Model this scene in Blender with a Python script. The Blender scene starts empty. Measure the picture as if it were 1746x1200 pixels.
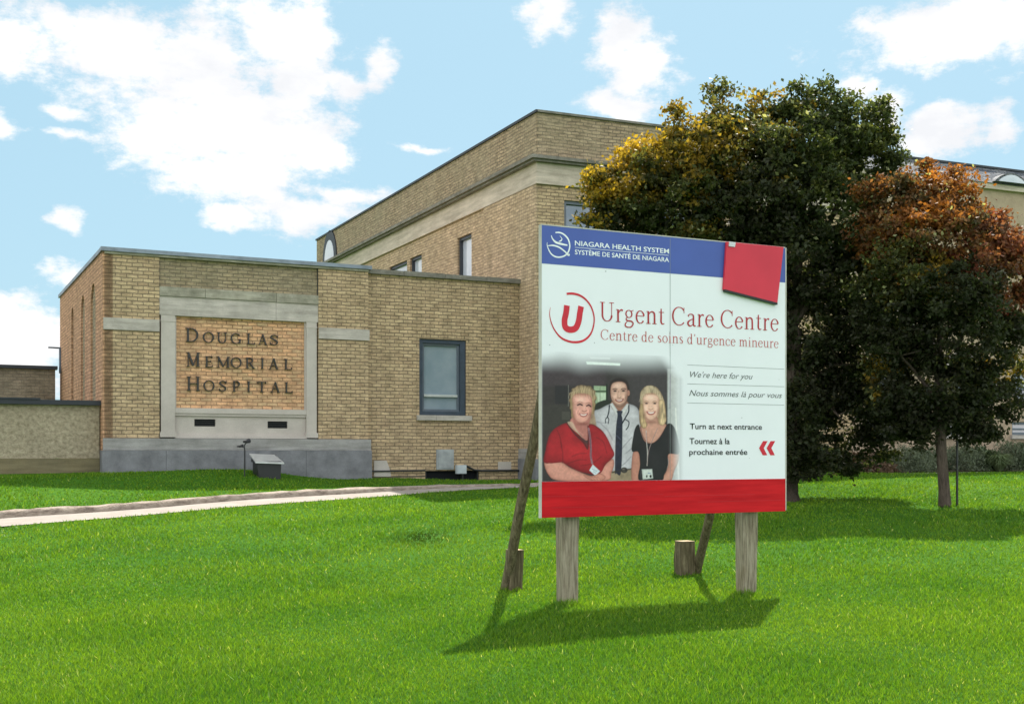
import bpy, math, random
import numpy as np
from mathutils import Vector, geometry

random.seed(7)
rng = np.random.default_rng(11)
scene = bpy.context.scene
R = math.radians

# ------------------------------------------------------------------ camera
F = 1980.0; CX = 873.0; HY = 770.0; EYE = 1.25
cam = bpy.data.cameras.new('camera')
camo = bpy.data.objects.new('camera', cam)
scene.collection.objects.link(camo)
camo.location = (0, 0, EYE)
camo.rotation_euler = (R(90), 0, 0)
cam.sensor_width = 36.0
cam.lens = 36.0 * F / 1746.0
cam.shift_y = (HY - 600.0) / 1746.0
cam.clip_end = 5000
scene.camera = camo
scene.render.resolution_x = 1024
scene.render.resolution_y = 703

# ------------------------------------------------------------------ light
SUN_AZ = math.atan2(.216, .656)      # clockwise from +Y
SUN_EL = R(55.0)
sun = bpy.data.lights.new('sun', 'SUN')
sun.energy = 4.2
sun.angle = R(0.55)
sun.color = (1.0, .955, .87)
suno = bpy.data.objects.new('sun', sun)
scene.collection.objects.link(suno)
sd = Vector((math.sin(SUN_AZ) * math.cos(SUN_EL), math.cos(SUN_AZ) * math.cos(SUN_EL), math.sin(SUN_EL)))
suno.rotation_euler = sd.to_track_quat('Z', 'Y').to_euler()
suno.location = (0, 0, 30)

scene.view_settings.view_transform = 'Standard'
scene.view_settings.look = 'None'
scene.view_settings.gamma = 1.0
EXPO = 1.1
scene.view_settings.exposure = EXPO
scene.cycles.use_adaptive_sampling = True
scene.cycles.max_bounces = 6
scene.cycles.transparent_max_bounces = 4

world = bpy.data.worlds.new('World')
scene.world = world
world.use_nodes = True
wt = world.node_tree
wt.nodes.clear()
BG = 0.06


def wn(t, **kw):
    n = wt.nodes.new(t)
    for k, v in kw.items():
        setattr(n, k, v)
    return n


def wmath(op, a, b=None, c=None):
    n = wn('ShaderNodeMath', operation=op)
    for i, v in enumerate((a, b, c)):
        if v is None:
            continue
        if isinstance(v, (int, float)):
            n.inputs[i].default_value = v
        else:
            wt.links.new(v, n.inputs[i])
    return n.outputs[0]


sky = wn('ShaderNodeTexSky', sky_type='NISHITA')
sky.sun_disc = False
sky.sun_elevation = SUN_EL
sky.sun_rotation = SUN_AZ
sky.air_density = 1.0
sky.dust_density = 1.2
sky.ozone_density = 1.0
tc = wn('ShaderNodeTexCoord')
sep = wn('ShaderNodeSeparateXYZ')
wt.links.new(tc.outputs['Generated'], sep.inputs[0])
az = wmath('ARCTAN2', sep.outputs[0], sep.outputs[1])
el = wmath('ARCSINE', sep.outputs[2])
comb = wn('ShaderNodeCombineXYZ')
wt.links.new(az, comb.inputs[0])
wt.links.new(el, comb.inputs[1])


def noise_w(scale, detail, rough, vec, off=(0, 0, 0), sc=(1, 1, 1)):
    m = wn('ShaderNodeMapping')
    m.inputs['Location'].default_value = off
    m.inputs['Scale'].default_value = sc
    wt.links.new(vec, m.inputs['Vector'])
    n = wn('ShaderNodeTexNoise')
    n.inputs['Scale'].default_value = scale
    n.inputs['Detail'].default_value = detail
    n.inputs['Roughness'].default_value = rough
    wt.links.new(m.outputs[0], n.inputs['Vector'])
    return n


def az_el(px, py):
    x = (px - CX) / F; z = (HY - py) / F
    return math.atan2(x, 1.0), math.asin(z / math.sqrt(1 + x * x + z * z))


# warp the lookup so that cloud edges billow
wv = noise_w(14.0, 3, .6, comb.outputs[0])
sub = wn('ShaderNodeVectorMath', operation='SUBTRACT')
wt.links.new(wv.outputs['Color'], sub.inputs[0])
sub.inputs[1].default_value = (.5, .5, .5)
mad = wn('ShaderNodeVectorMath', operation='MULTIPLY_ADD')
wt.links.new(sub.outputs[0], mad.inputs[0])
mad.inputs[1].default_value = (.05, .04, 0)
wt.links.new(comb.outputs[0], mad.inputs[2])
P = mad.outputs[0]
clouds = [  # centre and radii of each cloud mass, weight
    (40, 60, 150, 60, 1), (190, 95, 150, 75, 1.1), (330, 125, 165, 90, 1.35), (470, 60, 95, 70, 1.1),
    (520, 40, 50, 60, 1), (500, 115, 85, 100, 1.1), (405, 215, 165, 90, 1.45), (305, 215, 100, 70, 1.15),
    (530, 240, 90, 55, 1.25), (395, 300, 130, 52, 1.2), (570, 318, 125, 20, .9), (500, 352, 105, 36, 1.15),
    (390, 372, 80, 22, .8), (640, 105, 40, 60, .5), (590, 150, 60, 50, .35), (100, 185, 70, 20, .5), (930, 25, 70, 40, .9), (1060, 62, 54, 50, 1.15),
    (1092, 120, 62, 60, 1.3), (1060, 170, 95, 34, 1.1), (1640, 52, 170, 60, 1.35), (1740, 20, 130, 60, 1),
    (1590, 235, 75, 44, 1.2), (1500, 195, 50, 56, 1.2), (1478, 150, 40, 26, .9), (1695, 225, 40, 34, 1.2),
    (85, 183, 45, 20, .75), (100, 218, 80, 14, .7), (25, 590, 110, 74, 1.5), (120, 465, 52, 26, 1.2),
    (113, 365, 48, 20, .6), (720, 250, 50, 12, .55), (0, 200, 34, 26, .6), (1200, 190, 40, 14, .6),
]
cur = None
for cx, cy, rx, ry, w in clouds:
    a0, e0 = az_el(cx, cy)
    ra = rx / F; re = ry / F
    m = wn('ShaderNodeVectorMath', operation='MULTIPLY_ADD')
    wt.links.new(P, m.inputs[0])
    m.inputs[1].default_value = (1 / ra, 1 / re, 0)
    m.inputs[2].default_value = (-a0 / ra, -e0 / re, 0)
    l = wn('ShaderNodeVectorMath', operation='LENGTH')
    wt.links.new(m.outputs[0], l.inputs[0])
    d = wmath('SUBTRACT', 1.0, l.outputs['Value'])
    if w != 1:
        d = wmath('ADD', d, (w - 1) * .5)
    cur = d if cur is None else wmath('SMOOTH_MAX', cur, d, .25)
# unseen clouds added outside the view for ambient light
back = noise_w(3.2, 4, .6, tc.outputs['Generated'], (3.1, .4, 1.7), (1, 1, 2.2))
bk = wmath('MULTIPLY', wmath('SUBTRACT', back.outputs['Fac'], .42), 6.0)
front = wmath('MULTIPLY', wmath('SUBTRACT', sep.outputs[1], .72), 14.0)     # fade out in front of the lens
bk = wmath('SUBTRACT', bk, wmath('MAXIMUM', front, 0.0))
cur = wmath('MAXIMUM', cur, bk)
fine = noise_w(19.0, 13, .68, comb.outputs[0], (0.3, 1.1, 0), (1, 1.7, 1))
dens = wmath('ADD', cur, wmath('MULTIPLY', wmath('SUBTRACT', fine.outputs['Fac'], .5), 3.1))
mr = wn('ShaderNodeMapRange', interpolation_type='SMOOTHSTEP')
mr.inputs['From Min'].default_value = -.06
mr.inputs['From Max'].default_value = .66
wt.links.new(dens, mr.inputs['Value'])
ccol = wn('ShaderNodeMixRGB')
soft = noise_w(9.0, 6, .6, comb.outputs[0], (2, 0, 0), (1, 2.0, 1))
mr2 = wn('ShaderNodeMapRange')
mr2.inputs['From Min'].default_value = .35
mr2.inputs['From Max'].default_value = .6
wt.links.new(soft.outputs['Fac'], mr2.inputs['Value'])
wt.links.new(mr2.outputs[0], ccol.inputs['Fac'])
CL = 1.0 / BG / (2 ** EXPO)
ccol.inputs['Color1'].default_value = (.92 * CL, .95 * CL, .99 * CL, 1)
ccol.inputs['Color2'].default_value = (1.12 * CL, 1.13 * CL, 1.13 * CL, 1)
veil = wn('ShaderNodeMixRGB')
veil.inputs['Fac'].default_value = .80
wt.links.new(sky.outputs[0], veil.inputs['Color1'])
veil.inputs['Color2'].default_value = (.50 * CL, .79 * CL, .94 * CL, 1)
# out-of-view clouds opposite the sun, brightened to fill the shaded sign and walls
mrb = wn('ShaderNodeMapRange', interpolation_type='SMOOTHSTEP')
mrb.inputs['From Min'].default_value = .55
mrb.inputs['From Max'].default_value = -.35
mrb.inputs['To Min'].default_value = 1.0
mrb.inputs['To Max'].default_value = 2.15
wt.links.new(sep.outputs[1], mrb.inputs['Value'])
cs = wn('ShaderNodeVectorMath', operation='SCALE')
wt.links.new(ccol.outputs[0], cs.inputs[0]); wt.links.new(mrb.outputs[0], cs.inputs['Scale'])
warm = wn('ShaderNodeVectorMath', operation='MULTIPLY')
wt.links.new(cs.outputs[0], warm.inputs[0]); warm.inputs[1].default_value = (1.0, .985, .98)
mixc = wn('ShaderNodeMixRGB')
wt.links.new(mr.outputs[0], mixc.inputs['Fac'])
wt.links.new(veil.outputs[0], mixc.inputs['Color1'])
wt.links.new(warm.outputs[0], mixc.inputs['Color2'])
bgn = wn('ShaderNodeBackground')
bgn.inputs['Strength'].default_value = BG
wt.links.new(mixc.outputs[0], bgn.inputs['Color'])
wo = wn('ShaderNodeOutputWorld')
wt.links.new(bgn.outputs[0], wo.inputs['Surface'])
world.cycles.sampling_method = 'MANUAL'
world.cycles.sample_map_resolution = 512


# ------------------------------------------------------------------ helpers
def sstep(x, a, b):
    t = np.clip((x - a) / (b - a), 0, 1)
    return t * t * (3 - 2 * t)


class Frame:
    """a vertical working plane: a runs along it, b goes into it, z up"""
    def __init__(s, o, x, y):
        s.o = np.array(o[:2], float)
        s.x = np.array(x, float) / np.hypot(*x)
        s.y = np.array(y, float) / np.hypot(*y)

    def w(s, a, b, z=0.0):
        p = s.o + s.x * a + s.y * b
        return (p[0], p[1], z)

    def inv(s, x, y):
        m = np.linalg.inv(np.column_stack([s.x, s.y]))
        d = m @ (np.array([x, y]) - s.o)
        return d[0], d[1]

    def hit(s, px, py, b=0.0):
        """where the sight line through a point of the photograph meets this plane: (a, z)"""
        d = np.array([(px - CX) / F, 1.0]); n = np.array([-s.x[1], s.x[0]])
        q = s.o + s.y * b
        t = (q @ n) / (d @ n)
        p = d * t
        return float((p - q) @ s.x), float(EYE + (HY - py) / F * t)


def tag(o, label=None, cat=None, group=None, kind=None):
    if label: o['label'] = label
    if cat: o['category'] = cat
    if group: o['group'] = group
    if kind: o['kind'] = kind
    return o


def thing(name, loc, label, cat, group=None):
    o = bpy.data.objects.new(name, None)
    scene.collection.objects.link(o)
    o.location = loc
    o.empty_display_size = .2
    return tag(o, label, cat, group)


def wloc(o):
    v = Vector(o.location)
    while o.parent:
        o = o.parent; v += Vector(o.location)
    return v


class MB:
    def __init__(s, fr=None):
        s.fr = fr or Frame((0, 0), (1, 0), (0, 1)); s.v = []; s.f = []; s.uv = []; s.sm = []

    def poly(s, pts, uv, smooth=False):
        i = len(s.v)
        for p in pts:
            s.v.append(s.fr.w(*p))
        s.f.append(tuple(range(i, i + len(pts)))); s.uv += list(uv); s.sm.append(smooth)

    def box(s, a0, a1, b0, b1, z0, z1, skip=''):
        c = lambda a, b, z: (a, b, z)
        if 'f' not in skip: s.poly([c(a0, b0, z0), c(a1, b0, z0), c(a1, b0, z1), c(a0, b0, z1)], [(a0, z0), (a1, z0), (a1, z1), (a0, z1)])
        if 'k' not in skip: s.poly([c(a1, b1, z0), c(a0, b1, z0), c(a0, b1, z1), c(a1, b1, z1)], [(a1, z0), (a0, z0), (a0, z1), (a1, z1)])
        if 'l' not in skip: s.poly([c(a0, b1, z0), c(a0, b0, z0), c(a0, b0, z1), c(a0, b1, z1)], [(b1, z0), (b0, z0), (b0, z1), (b1, z1)])
        if 'r' not in skip: s.poly([c(a1, b0, z0), c(a1, b1, z0), c(a1, b1, z1), c(a1, b0, z1)], [(b0, z0), (b1, z0), (b1, z1), (b0, z1)])
        if 't' not in skip: s.poly([c(a0, b0, z1), c(a1, b0, z1), c(a1, b1, z1), c(a0, b1, z1)], [(a0, b0), (a1, b0), (a1, b1), (a0, b1)])
        if 'b' not in skip: s.poly([c(a0, b1, z0), c(a1, b1, z0), c(a1, b0, z0), c(a0, b0, z0)], [(a0, b1), (a1, b1), (a1, b0), (a0, b0)])

    def prism(s, pts, z0, z1):
        """footprint pts (a,b) counter-clockwise"""
        n = len(pts); run = 0
        for i in range(n):
            p, q = pts[i], pts[(i + 1) % n]
            L = math.hypot(q[0] - p[0], q[1] - p[1])
            s.poly([(*p, z0), (*q, z0), (*q, z1), (*p, z1)], [(run, z0), (run + L, z0), (run + L, z1), (run, z1)])
            run += L
        s.poly([(*p, z1) for p in pts], [tuple(p) for p in pts])
        s.poly([(*p, z0) for p in reversed(pts)], [tuple(p) for p in reversed(pts)])

    def extr(s, pts, b0, b1):
        """outline pts (a,z) pushed from b0 to b1"""
        n = len(pts)
        s.poly([(p[0], b0, p[1]) for p in pts], pts)
        s.poly([(p[0], b1, p[1]) for p in reversed(pts)], list(reversed(pts)))
        for i in range(n):
            p, q = pts[i], pts[(i + 1) % n]
            s.poly([(p[0], b0, p[1]), (q[0], b0, q[1]), (q[0], b1, q[1]), (p[0], b1, p[1])],
                   [(p[0], p[1]), (q[0], q[1]), (q[0] + b1 - b0, q[1]), (p[0] + b1 - b0, p[1])])

    def slab(s, outer, holes, b0, b1):
        """wall face with openings, their reveals, and the slab's rim"""
        rings = [outer] + holes
        flat = [p for r in rings for p in r]
        tris = geometry.tessellate_polygon([[Vector((p[0], p[1], 0)) for p in r] for r in rings])
        for t in tris:
            s.poly([(flat[i][0], b0, flat[i][1]) for i in t], [flat[i] for i in t])
        for r in rings:
            n = len(r)
            for i in range(n):
                p, q = r[i], r[(i + 1) % n]
                s.poly([(p[0], b0, p[1]), (q[0], b0, q[1]), (q[0], b1, q[1]), (p[0], b1, p[1])],
                       [(p[0], p[1]), (q[0], q[1]), (q[0] + b1 - b0, q[1] + .01), (p[0] + b1 - b0, p[1] + .01)])

    def tube(s, pts, rad, seg=8, cap=True):
        """pts in world xyz; frame must be the default"""
        pts = [Vector(p) for p in pts]
        rings = []
        for i, p in enumerate(pts):
            d = (pts[min(i + 1, len(pts) - 1)] - pts[max(i - 1, 0)]).normalized()
            q = d.to_track_quat('Z', 'Y')
            r = rad[i] if isinstance(rad, (list, tuple)) else rad
            rings.append([p + q @ Vector((math.cos(2 * math.pi * k / seg) * r, math.sin(2 * math.pi * k / seg) * r, 0)) for k in range(seg)])
        run = 0
        for i in range(len(pts) - 1):
            L = (pts[i + 1] - pts[i]).length
            for k in range(seg):
                k2 = (k + 1) % seg
                s.poly([tuple(rings[i][k]), tuple(rings[i][k2]), tuple(rings[i + 1][k2]), tuple(rings[i + 1][k])],
                       [(k * .05, run), (k * .05 + .05, run), (k * .05 + .05, run + L), (k * .05, run + L)], True)
            run += L
        if cap:
            s.poly([tuple(p) for p in reversed(rings[0])], [(0, 0)] * seg)
            s.poly([tuple(p) for p in rings[-1]], [(0, 0)] * seg)

    def build(s, name, mat, parent=None, label=None, merge=False):
        base = wloc(parent) if parent else Vector((0, 0, 0))
        me = bpy.data.meshes.new(name)
        me.from_pydata([(v[0] - base.x, v[1] - base.y, v[2] - base.z) for v in s.v], [], s.f)
        uvl = me.uv_layers.new(name='UVMap')
        uvl.data.foreach_set('uv', np.array(s.uv, dtype=np.float32).ravel())
        me.polygons.foreach_set('use_smooth', s.sm)
        me.materials.append(mat)
        me.update()
        o = bpy.data.objects.new(name, me)
        scene.collection.objects.link(o)
        if parent: o.parent = parent
        if label: o['label'] = label
        return o


def np_mesh(name, verts, faces, mat, parent=None, attr=None, smooth=False):
    """verts (n,3); faces (m,k) all the same size; attr (n,4) colours"""
    base = np.array(wloc(parent)) if parent else np.zeros(3)
    me = bpy.data.meshes.new(name)
    n, (m, k) = len(verts), faces.shape
    me.vertices.add(n)
    me.vertices.foreach_set('co', (verts - base).astype(np.float32).ravel())
    me.loops.add(m * k)
    me.loops.foreach_set('vertex_index', faces.astype(np.int32).ravel())
    me.polygons.add(m)
    me.polygons.foreach_set('loop_start', np.arange(0, m * k, k, dtype=np.int32))
    me.polygons.foreach_set('loop_total', np.full(m, k, dtype=np.int32))
    if smooth:
        me.polygons.foreach_set('use_smooth', np.ones(m, dtype=bool))
    me.update(calc_edges=True)
    if attr is not None:
        ca = me.color_attributes.new('tint', 'FLOAT_COLOR', 'POINT')
        ca.data.foreach_set('color', attr.astype(np.float32).ravel())
    me.materials.append(mat)
    o = bpy.data.objects.new(name, me)
    scene.collection.objects.link(o)
    if parent: o.parent = parent
    return o


def boxes(name, fr, mat, parent, lst, label=None):
    for bx_ in lst:
        m_ = MB(fr); m_.box(*bx_); o_ = m_.build(name, mat, parent, label)
    return o_


# ------------------------------------------------------------------ materials
class NT:
    def __init__(s, name, rough=.8, spec=.3):
        s.m = bpy.data.materials.new(name); s.m.use_nodes = True
        s.t = s.m.node_tree; s.b = s.t.nodes['Principled BSDF']
        s.b.inputs['Roughness'].default_value = rough
        s.b.inputs['Specular IOR Level'].default_value = spec
        s.uvn = None

    def n(s, t, **kw):
        n = s.t.nodes.new(t)
        for k, v in kw.items(): setattr(n, k, v)
        return n

    def link(s, a, b): s.t.links.new(a, b)

    def coord(s, which='UV', scale=(1, 1, 1)):
        c = s.n('ShaderNodeTexCoord'); m = s.n('ShaderNodeMapping')
        m.inputs['Scale'].default_value = scale
        s.link(c.outputs[which], m.inputs['Vector'])
        return m.outputs[0]

    def noise(s, scale, detail=5, rough=.6, vec=None, sc=(1, 1, 1), which='Object'):
        n = s.n('ShaderNodeTexNoise')
        n.inputs['Scale'].default_value = scale
        n.inputs['Detail'].default_value = detail
        n.inputs['Roughness'].default_value = rough
        s.link(vec if vec is not None else s.coord(which, sc), n.inputs['Vector'])
        return n.outputs['Fac']

    def ramp(s, fac, stops):
        r = s.n('ShaderNodeValToRGB'); e = r.color_ramp.elements
        while len(e) < len(stops): e.new(.5)
        for k, (p, c) in zip(e, stops):
            k.position = p; k.color = (*c, 1) if len(c) == 3 else c
        s.link(fac, r.inputs['Fac'])
        return r.outputs['Color']

    def mix(s, fac, a, b, mode='MIX'):
        m = s.n('ShaderNodeMixRGB', blend_type=mode)
        for i, v in enumerate((fac, a, b)):
            if isinstance(v, (int, float)): m.inputs[i].default_value = v
            elif isinstance(v, tuple): m.inputs[i].default_value = (*v, 1)
            else: s.link(v, m.inputs[i])
        return m.outputs[0]

    def bump(s, h, strength=.3, dist=.01):
        b = s.n('ShaderNodeBump')
        b.inputs['Strength'].default_value = strength
        b.inputs['Distance'].default_value = dist
        s.link(h, b.inputs['Height']); s.link(b.outputs[0], s.b.inputs['Normal'])

    def col(s, c):
        if isinstance(c, tuple): s.b.inputs['Base Color'].default_value = (*c, 1)
        else: s.link(c, s.b.inputs['Base Color'])
        return s.m


def brick_mat(name, c1, c2, mortar, stain=(.10, .085, .06), course=.072, length=.20, blotch=.45, rough_edge=.017):
    t = NT(name, .9, .2)
    uv = t.coord('UV')
    # a little wobble keeps the joints from being ruler straight
    nz = t.n('ShaderNodeTexNoise'); nz.inputs['Scale'].default_value = 5.0; nz.inputs['Detail'].default_value = 4
    t.link(uv, nz.inputs['Vector'])
    sb = t.n('ShaderNodeVectorMath', operation='SUBTRACT'); t.link(nz.outputs['Color'], sb.inputs[0]); sb.inputs[1].default_value = (.5, .5, .5)
    ma = t.n('ShaderNodeVectorMath', operation='MULTIPLY_ADD'); t.link(sb.outputs[0], ma.inputs[0])
    ma.inputs[1].default_value = (rough_edge * 4, rough_edge * 2.2, 0); t.link(uv, ma.inputs[2])
    b = t.n('ShaderNodeTexBrick')
    b.inputs['Scale'].default_value = 1.0
    b.inputs['Brick Width'].default_value = length
    b.inputs['Row Height'].default_value = course
    b.inputs['Mortar Size'].default_value = .011
    b.inputs['Mortar Smooth'].default_value = .25
    b.inputs['Bias'].default_value = 0.0
    b.inputs['Color1'].default_value = (*c1, 1)
    b.inputs['Color2'].default_value = (*c2, 1)
    b.inputs['Mortar'].default_value = (*mortar, 1)
    t.link(ma.outputs[0], b.inputs['Vector'])
    big = t.ramp(t.noise(.9, 6, .65, uv), [(.35, (0, 0, 0)), (.68, (1, 1, 1))])
    c = t.mix(t.mix(1.0, big, (blotch,) * 3, 'MULTIPLY'), b.outputs['Color'], stain)
    fine = t.ramp(t.noise(30, 4, .7, uv), [(.3, (.75, .75, .75)), (.7, (1.18, 1.18, 1.18))])
    c = t.mix(1.0, c, fine, 'MULTIPLY')
    per = t.ramp(t.noise(1.0, 1, .5, t.coord('UV', (1 / length * .9, 1 / course * .9, 1))), [(.32, (.78, .77, .76)), (.68, (1.16, 1.15, 1.12))])
    c = t.mix(1.0, c, per, 'MULTIPLY')
    streak = t.ramp(t.noise(1.6, 5, .7, t.coord('UV', (2.2, .35, 1))), [(.42, (1, 1, 1)), (.75, (.76, .77, .74))])
    c = t.mix(1.0, c, streak, 'MULTIPLY')
    t.col(c)
    inv = t.n('ShaderNodeMath', operation='SUBTRACT'); inv.inputs[0].default_value = 1.0
    t.link(b.outputs['Fac'], inv.inputs[1])
    t.bump(inv.outputs[0], .7, .012)
    return t.m


def stone_mat(name, c, c2, scale=3.0, rough=.85, bump=.4, streaky=True):
    t = NT(name, rough, .25)
    a = t.noise(scale, 8, .65, which='UV')
    cc = t.ramp(a, [(.3, c2), (.62, c)])
    if streaky:
        s_ = t.ramp(t.noise(2.0, 6, .7, t.coord('UV', (.5, 5, 1))), [(.35, (.72, .72, .70)), (.62, (1.08, 1.08, 1.08))])
        cc = t.mix(1.0, cc, s_, 'MULTIPLY')
    sp = t.ramp(t.noise(60, 3, .6, which='UV'), [(.3, (.85, .85, .85)), (.7, (1.1, 1.1, 1.1))])
    cc = t.mix(1.0, cc, sp, 'MULTIPLY')
    t.col(cc)
    t.bump(t.noise(25, 6, .7, which='UV'), bump, .01)
    return t.m


def flat_mat(name, c, rough=.5, spec=.4, metal=0.0, var=.12, scale=6.0):
    t = NT(name, rough, spec)
    t.b.inputs['Metallic'].default_value = metal
    n_ = t.noise(scale, 5, .6)
    cc = t.ramp(n_, [(.3, tuple(v * (1 - var) for v in c)), (.7, tuple(min(1, v * (1 + var)) for v in c))])
    t.col(cc)
    return t.m


def leaf_mat(name, trans=.5):
    t = NT(name, .55, .25)
    a = t.n('ShaderNodeAttribute'); a.attribute_name = 'tint'
    t.col(a.outputs['Color'])
    tr = t.n('ShaderNodeBsdfTranslucent')
    br = t.mix(1.0, a.outputs['Color'], (1.5, 1.4, .8), 'MULTIPLY')
    t.link(br, tr.inputs['Color'])
    mx = t.n('ShaderNodeMixShader'); mx.inputs[0].default_value = trans
    t.link(t.b.outputs[0], mx.inputs[1]); t.link(tr.outputs[0], mx.inputs[2])
    t.link(mx.outputs[0], t.t.nodes['Material Output'].inputs['Surface'])
    return t.m


M = {}
M['brick'] = brick_mat('yellow_brick', (.61, .455, .285), (.49, .35, .215), (.24, .185, .125), stain=(.34, .26, .17))
M['brick_top'] = brick_mat('weathered_brick', (.43, .34, .215), (.36, .27, .165), (.17, .14, .10), stain=(.28, .24, .17), blotch=.8)
M['brick_panel'] = brick_mat('orange_brick', (.84, .47, .26), (.66, .47, .28), (.32, .20, .12), stain=(.56, .33, .20), blotch=.8)
M['brick_side'] = brick_mat('salmon_brick', (.66, .38, .24), (.52, .30, .18), (.30, .18, .11), stain=(.46, .28, .17))
M['brick_main'] = brick_mat('buff_brick', (.63, .465, .315), (.53, .385, .25), (.33, .24, .165), stain=(.37, .29, .20))
M['brick_parapet'] = brick_mat('parapet_brick', (.50, .37, .25), (.37, .27, .18), (.20, .16, .12), stain=(.33, .27, .185), blotch=.9, rough_edge=.03)
M['brick_dark'] = brick_mat('brown_brick', (.27, .21, .15), (.22, .17, .12), (.13, .11, .09), stain=(.30, .26, .2), blotch=.8)
M['stone'] = stone_mat('limestone', (.53, .48, .435), (.38, .345, .31))
M['stone_plain'] = stone_mat('smooth_limestone', (.52, .47, .425), (.42, .375, .34), 2.0, streaky=False, bump=.2)
M['stone_dark'] = stone_mat('weathered_lintel_stone', (.42, .39, .32), (.22, .21, .16), 4.0)
M['frieze'] = stone_mat('frieze_stone', (.60, .51, .425), (.46, .39, .32), 1.5)
M['cornice'] = stone_mat('dirty_cornice', (.26, .24, .21), (.13, .12, .10), 5.0)
M['plinth'] = stone_mat('blue_grey_plinth', (.225, .225, .24), (.13, .13, .14), 3.2, streaky=False)
M['plinth_cap'] = stone_mat('plinth_ledge', (.36, .345, .335), (.26, .25, .245), 2.5)
M['stucco'] = None
t = NT('pebble_stucco', .95, .1)
_n = t.noise(14, 4, .7, which='UV')
t.col(t.mix(1.0, t.ramp(_n, [(.35, (.24, .20, .135)), (.65, (.43, .37, .265))]), t.ramp(t.noise(1.5, 5, .6, which='UV'), [(.3, (.85, .85, .85)), (.7, (1.1, 1.1, 1.1))]), 'MULTIPLY'))
t.bump(_n, .8, .03)
M['stucco'] = t.m
t = NT('tan_render', .95, .1)
t.col(t.ramp(t.noise(3, 8, .7, which='UV'), [(.3, (.32, .245, .175)), (.7, (.46, .355, .255))]))
t.bump(t.noise(18, 5, .7, which='UV'), .5, .02)
M['tan'] = t.m
M['timber_base'] = stone_mat('damp_base_board', (.22, .18, .10), (.15, .13, .08), 1.2)
M['flashing'] = flat_mat('roof_flashing', (.20, .235, .28), .45, .5, .3, .3, 3)
M['black_trim'] = flat_mat('black_roof_edge', (.022, .026, .034), .5, .4)
M['slate'] = None
t = NT('grey_slate', .7, .35)
b_ = t.n('ShaderNodeTexBrick')
b_.inputs['Scale'].default_value = 1; b_.inputs['Brick Width'].default_value = .28; b_.inputs['Row Height'].default_value = .13
b_.inputs['Mortar Size'].default_value = .012
b_.inputs['Color1'].default_value = (.06, .075, .10, 1); b_.inputs['Color2'].default_value = (.20, .205, .215, 1); b_.inputs['Mortar'].default_value = (.03, .03, .035, 1)
t.link(t.coord('UV'), b_.inputs['Vector'])
t.col(t.mix(1.0, b_.outputs['Color'], t.ramp(t.noise(2.5, 6, .7, which='UV'), [(.3, (.6, .6, .62)), (.7, (1.25, 1.2, 1.15))]), 'MULTIPLY'))
t.bump(t.noise(12, 6, .7, which='UV'), .6, .03)
M['slate'] = t.m
M['navy'] = flat_mat('navy_window_frame', (.035, .05, .075), .4, .5, 0, .25)
M['grey_frame'] = flat_mat('grey_window_frame', (.10, .12, .15), .4, .5)
M['dark_frame'] = flat_mat('dark_window_frame', (.03, .035, .045), .4, .5)


def glass_mat(name, c, c2, rough=.06):
    t = NT(name, rough, .8)
    t.col(t.ramp(t.noise(1.2, 4, .6), [(.35, c), (.65, c2)])); t.b.inputs['IOR'].default_value = 2.0; t.bump(t.noise(1.5, 2, .5), .15, .02)
    return t.m


M['glass'] = glass_mat('window_pane', (.24, .31, .36), (.33, .39, .44))
M['glass_dark'] = glass_mat('dark_pane', (.05, .065, .09), (.10, .12, .16))
M['glass_pale'] = glass_mat('pale_pane', (.42, .47, .55), (.55, .60, .66))
M['alu'] = flat_mat('aluminium_rail', (.55, .56, .56), .35, .5, .5)
M['galv'] = flat_mat('galvanised_sheet', (.32, .335, .34), .5, .5, .2, .25, 5)
M['pale_metal'] = flat_mat('pale_painted_metal', (.46, .50, .52), .45, .4, 0, .1)
M['black'] = flat_mat('matt_black_metal', (.016, .016, .018), .45, .5)
M['bronze'] = flat_mat('dark_bronze_letters', (.018, .016, .014), .35, .6, .2, .3)
M['void'] = flat_mat('dark_opening', (.008, .009, .012), .8, .2)
M['sign_white'] = flat_mat('sign_white_vinyl', (.81, .83, .88), .42, .4, 0, .015, 3)
M['sign_edge'] = flat_mat('sign_edge_board', (.50, .49, .44), .7, .3, 0, .15, 4)
M['sign_blue'] = flat_mat('sign_blue_vinyl', (.055, .10, .38), .42, .4, 0, .06, 3)
t = NT('sign_red_vinyl', .5, .15)
t.col(t.ramp(t.noise(2.0, 6, .65, t.coord('Object', (.6, .6, 7))), [(.32, (.40, .004, .010)), (.62, (.60, .012, .018))]))
M['sign_red'] = t.m
M['board_red'] = flat_mat('red_cover_board_paint', (.62, .032, .062), .5, .35, 0, .08, 2)
M['print_red'] = flat_mat('print_red', (.60, .025, .045), .45, .3)
M['print_dred'] = flat_mat('print_dark_red', (.42, .03, .04), .45, .3)
M['print_red2'] = flat_mat('print_brick_red', (.50, .055, .05), .45, .3)
M['print_white'] = flat_mat('print_white', (.80, .84, .86), .45, .3)
M['print_black'] = flat_mat('print_black', (.02, .025, .025), .45, .3)
M['print_grey'] = flat_mat('print_grey', (.09, .10, .10), .45, .3)
M['line_grey'] = flat_mat('print_rule_grey', (.22, .24, .25), .45, .3)
t = NT('weathered_post_timber', .9, .15)
_g = t.noise(6, 8, .7, t.coord('Object', (9, 9, .7)))
_c = t.ramp(_g, [(.30, (.09, .07, .045)), (.5, (.29, .25, .18)), (.68, (.44, .39, .30))])
_c = t.mix(t.ramp(t.noise(1.6, 3, .6), [(.5, (0, 0, 0)), (.7, (.45, .45, .45))]), _c, (.30, .23, .10))
t.col(_c); t.bump(_g, .9, .02)
M['timber'] = t.m
t = NT('brown_stake_timber', .9, .15)
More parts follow.
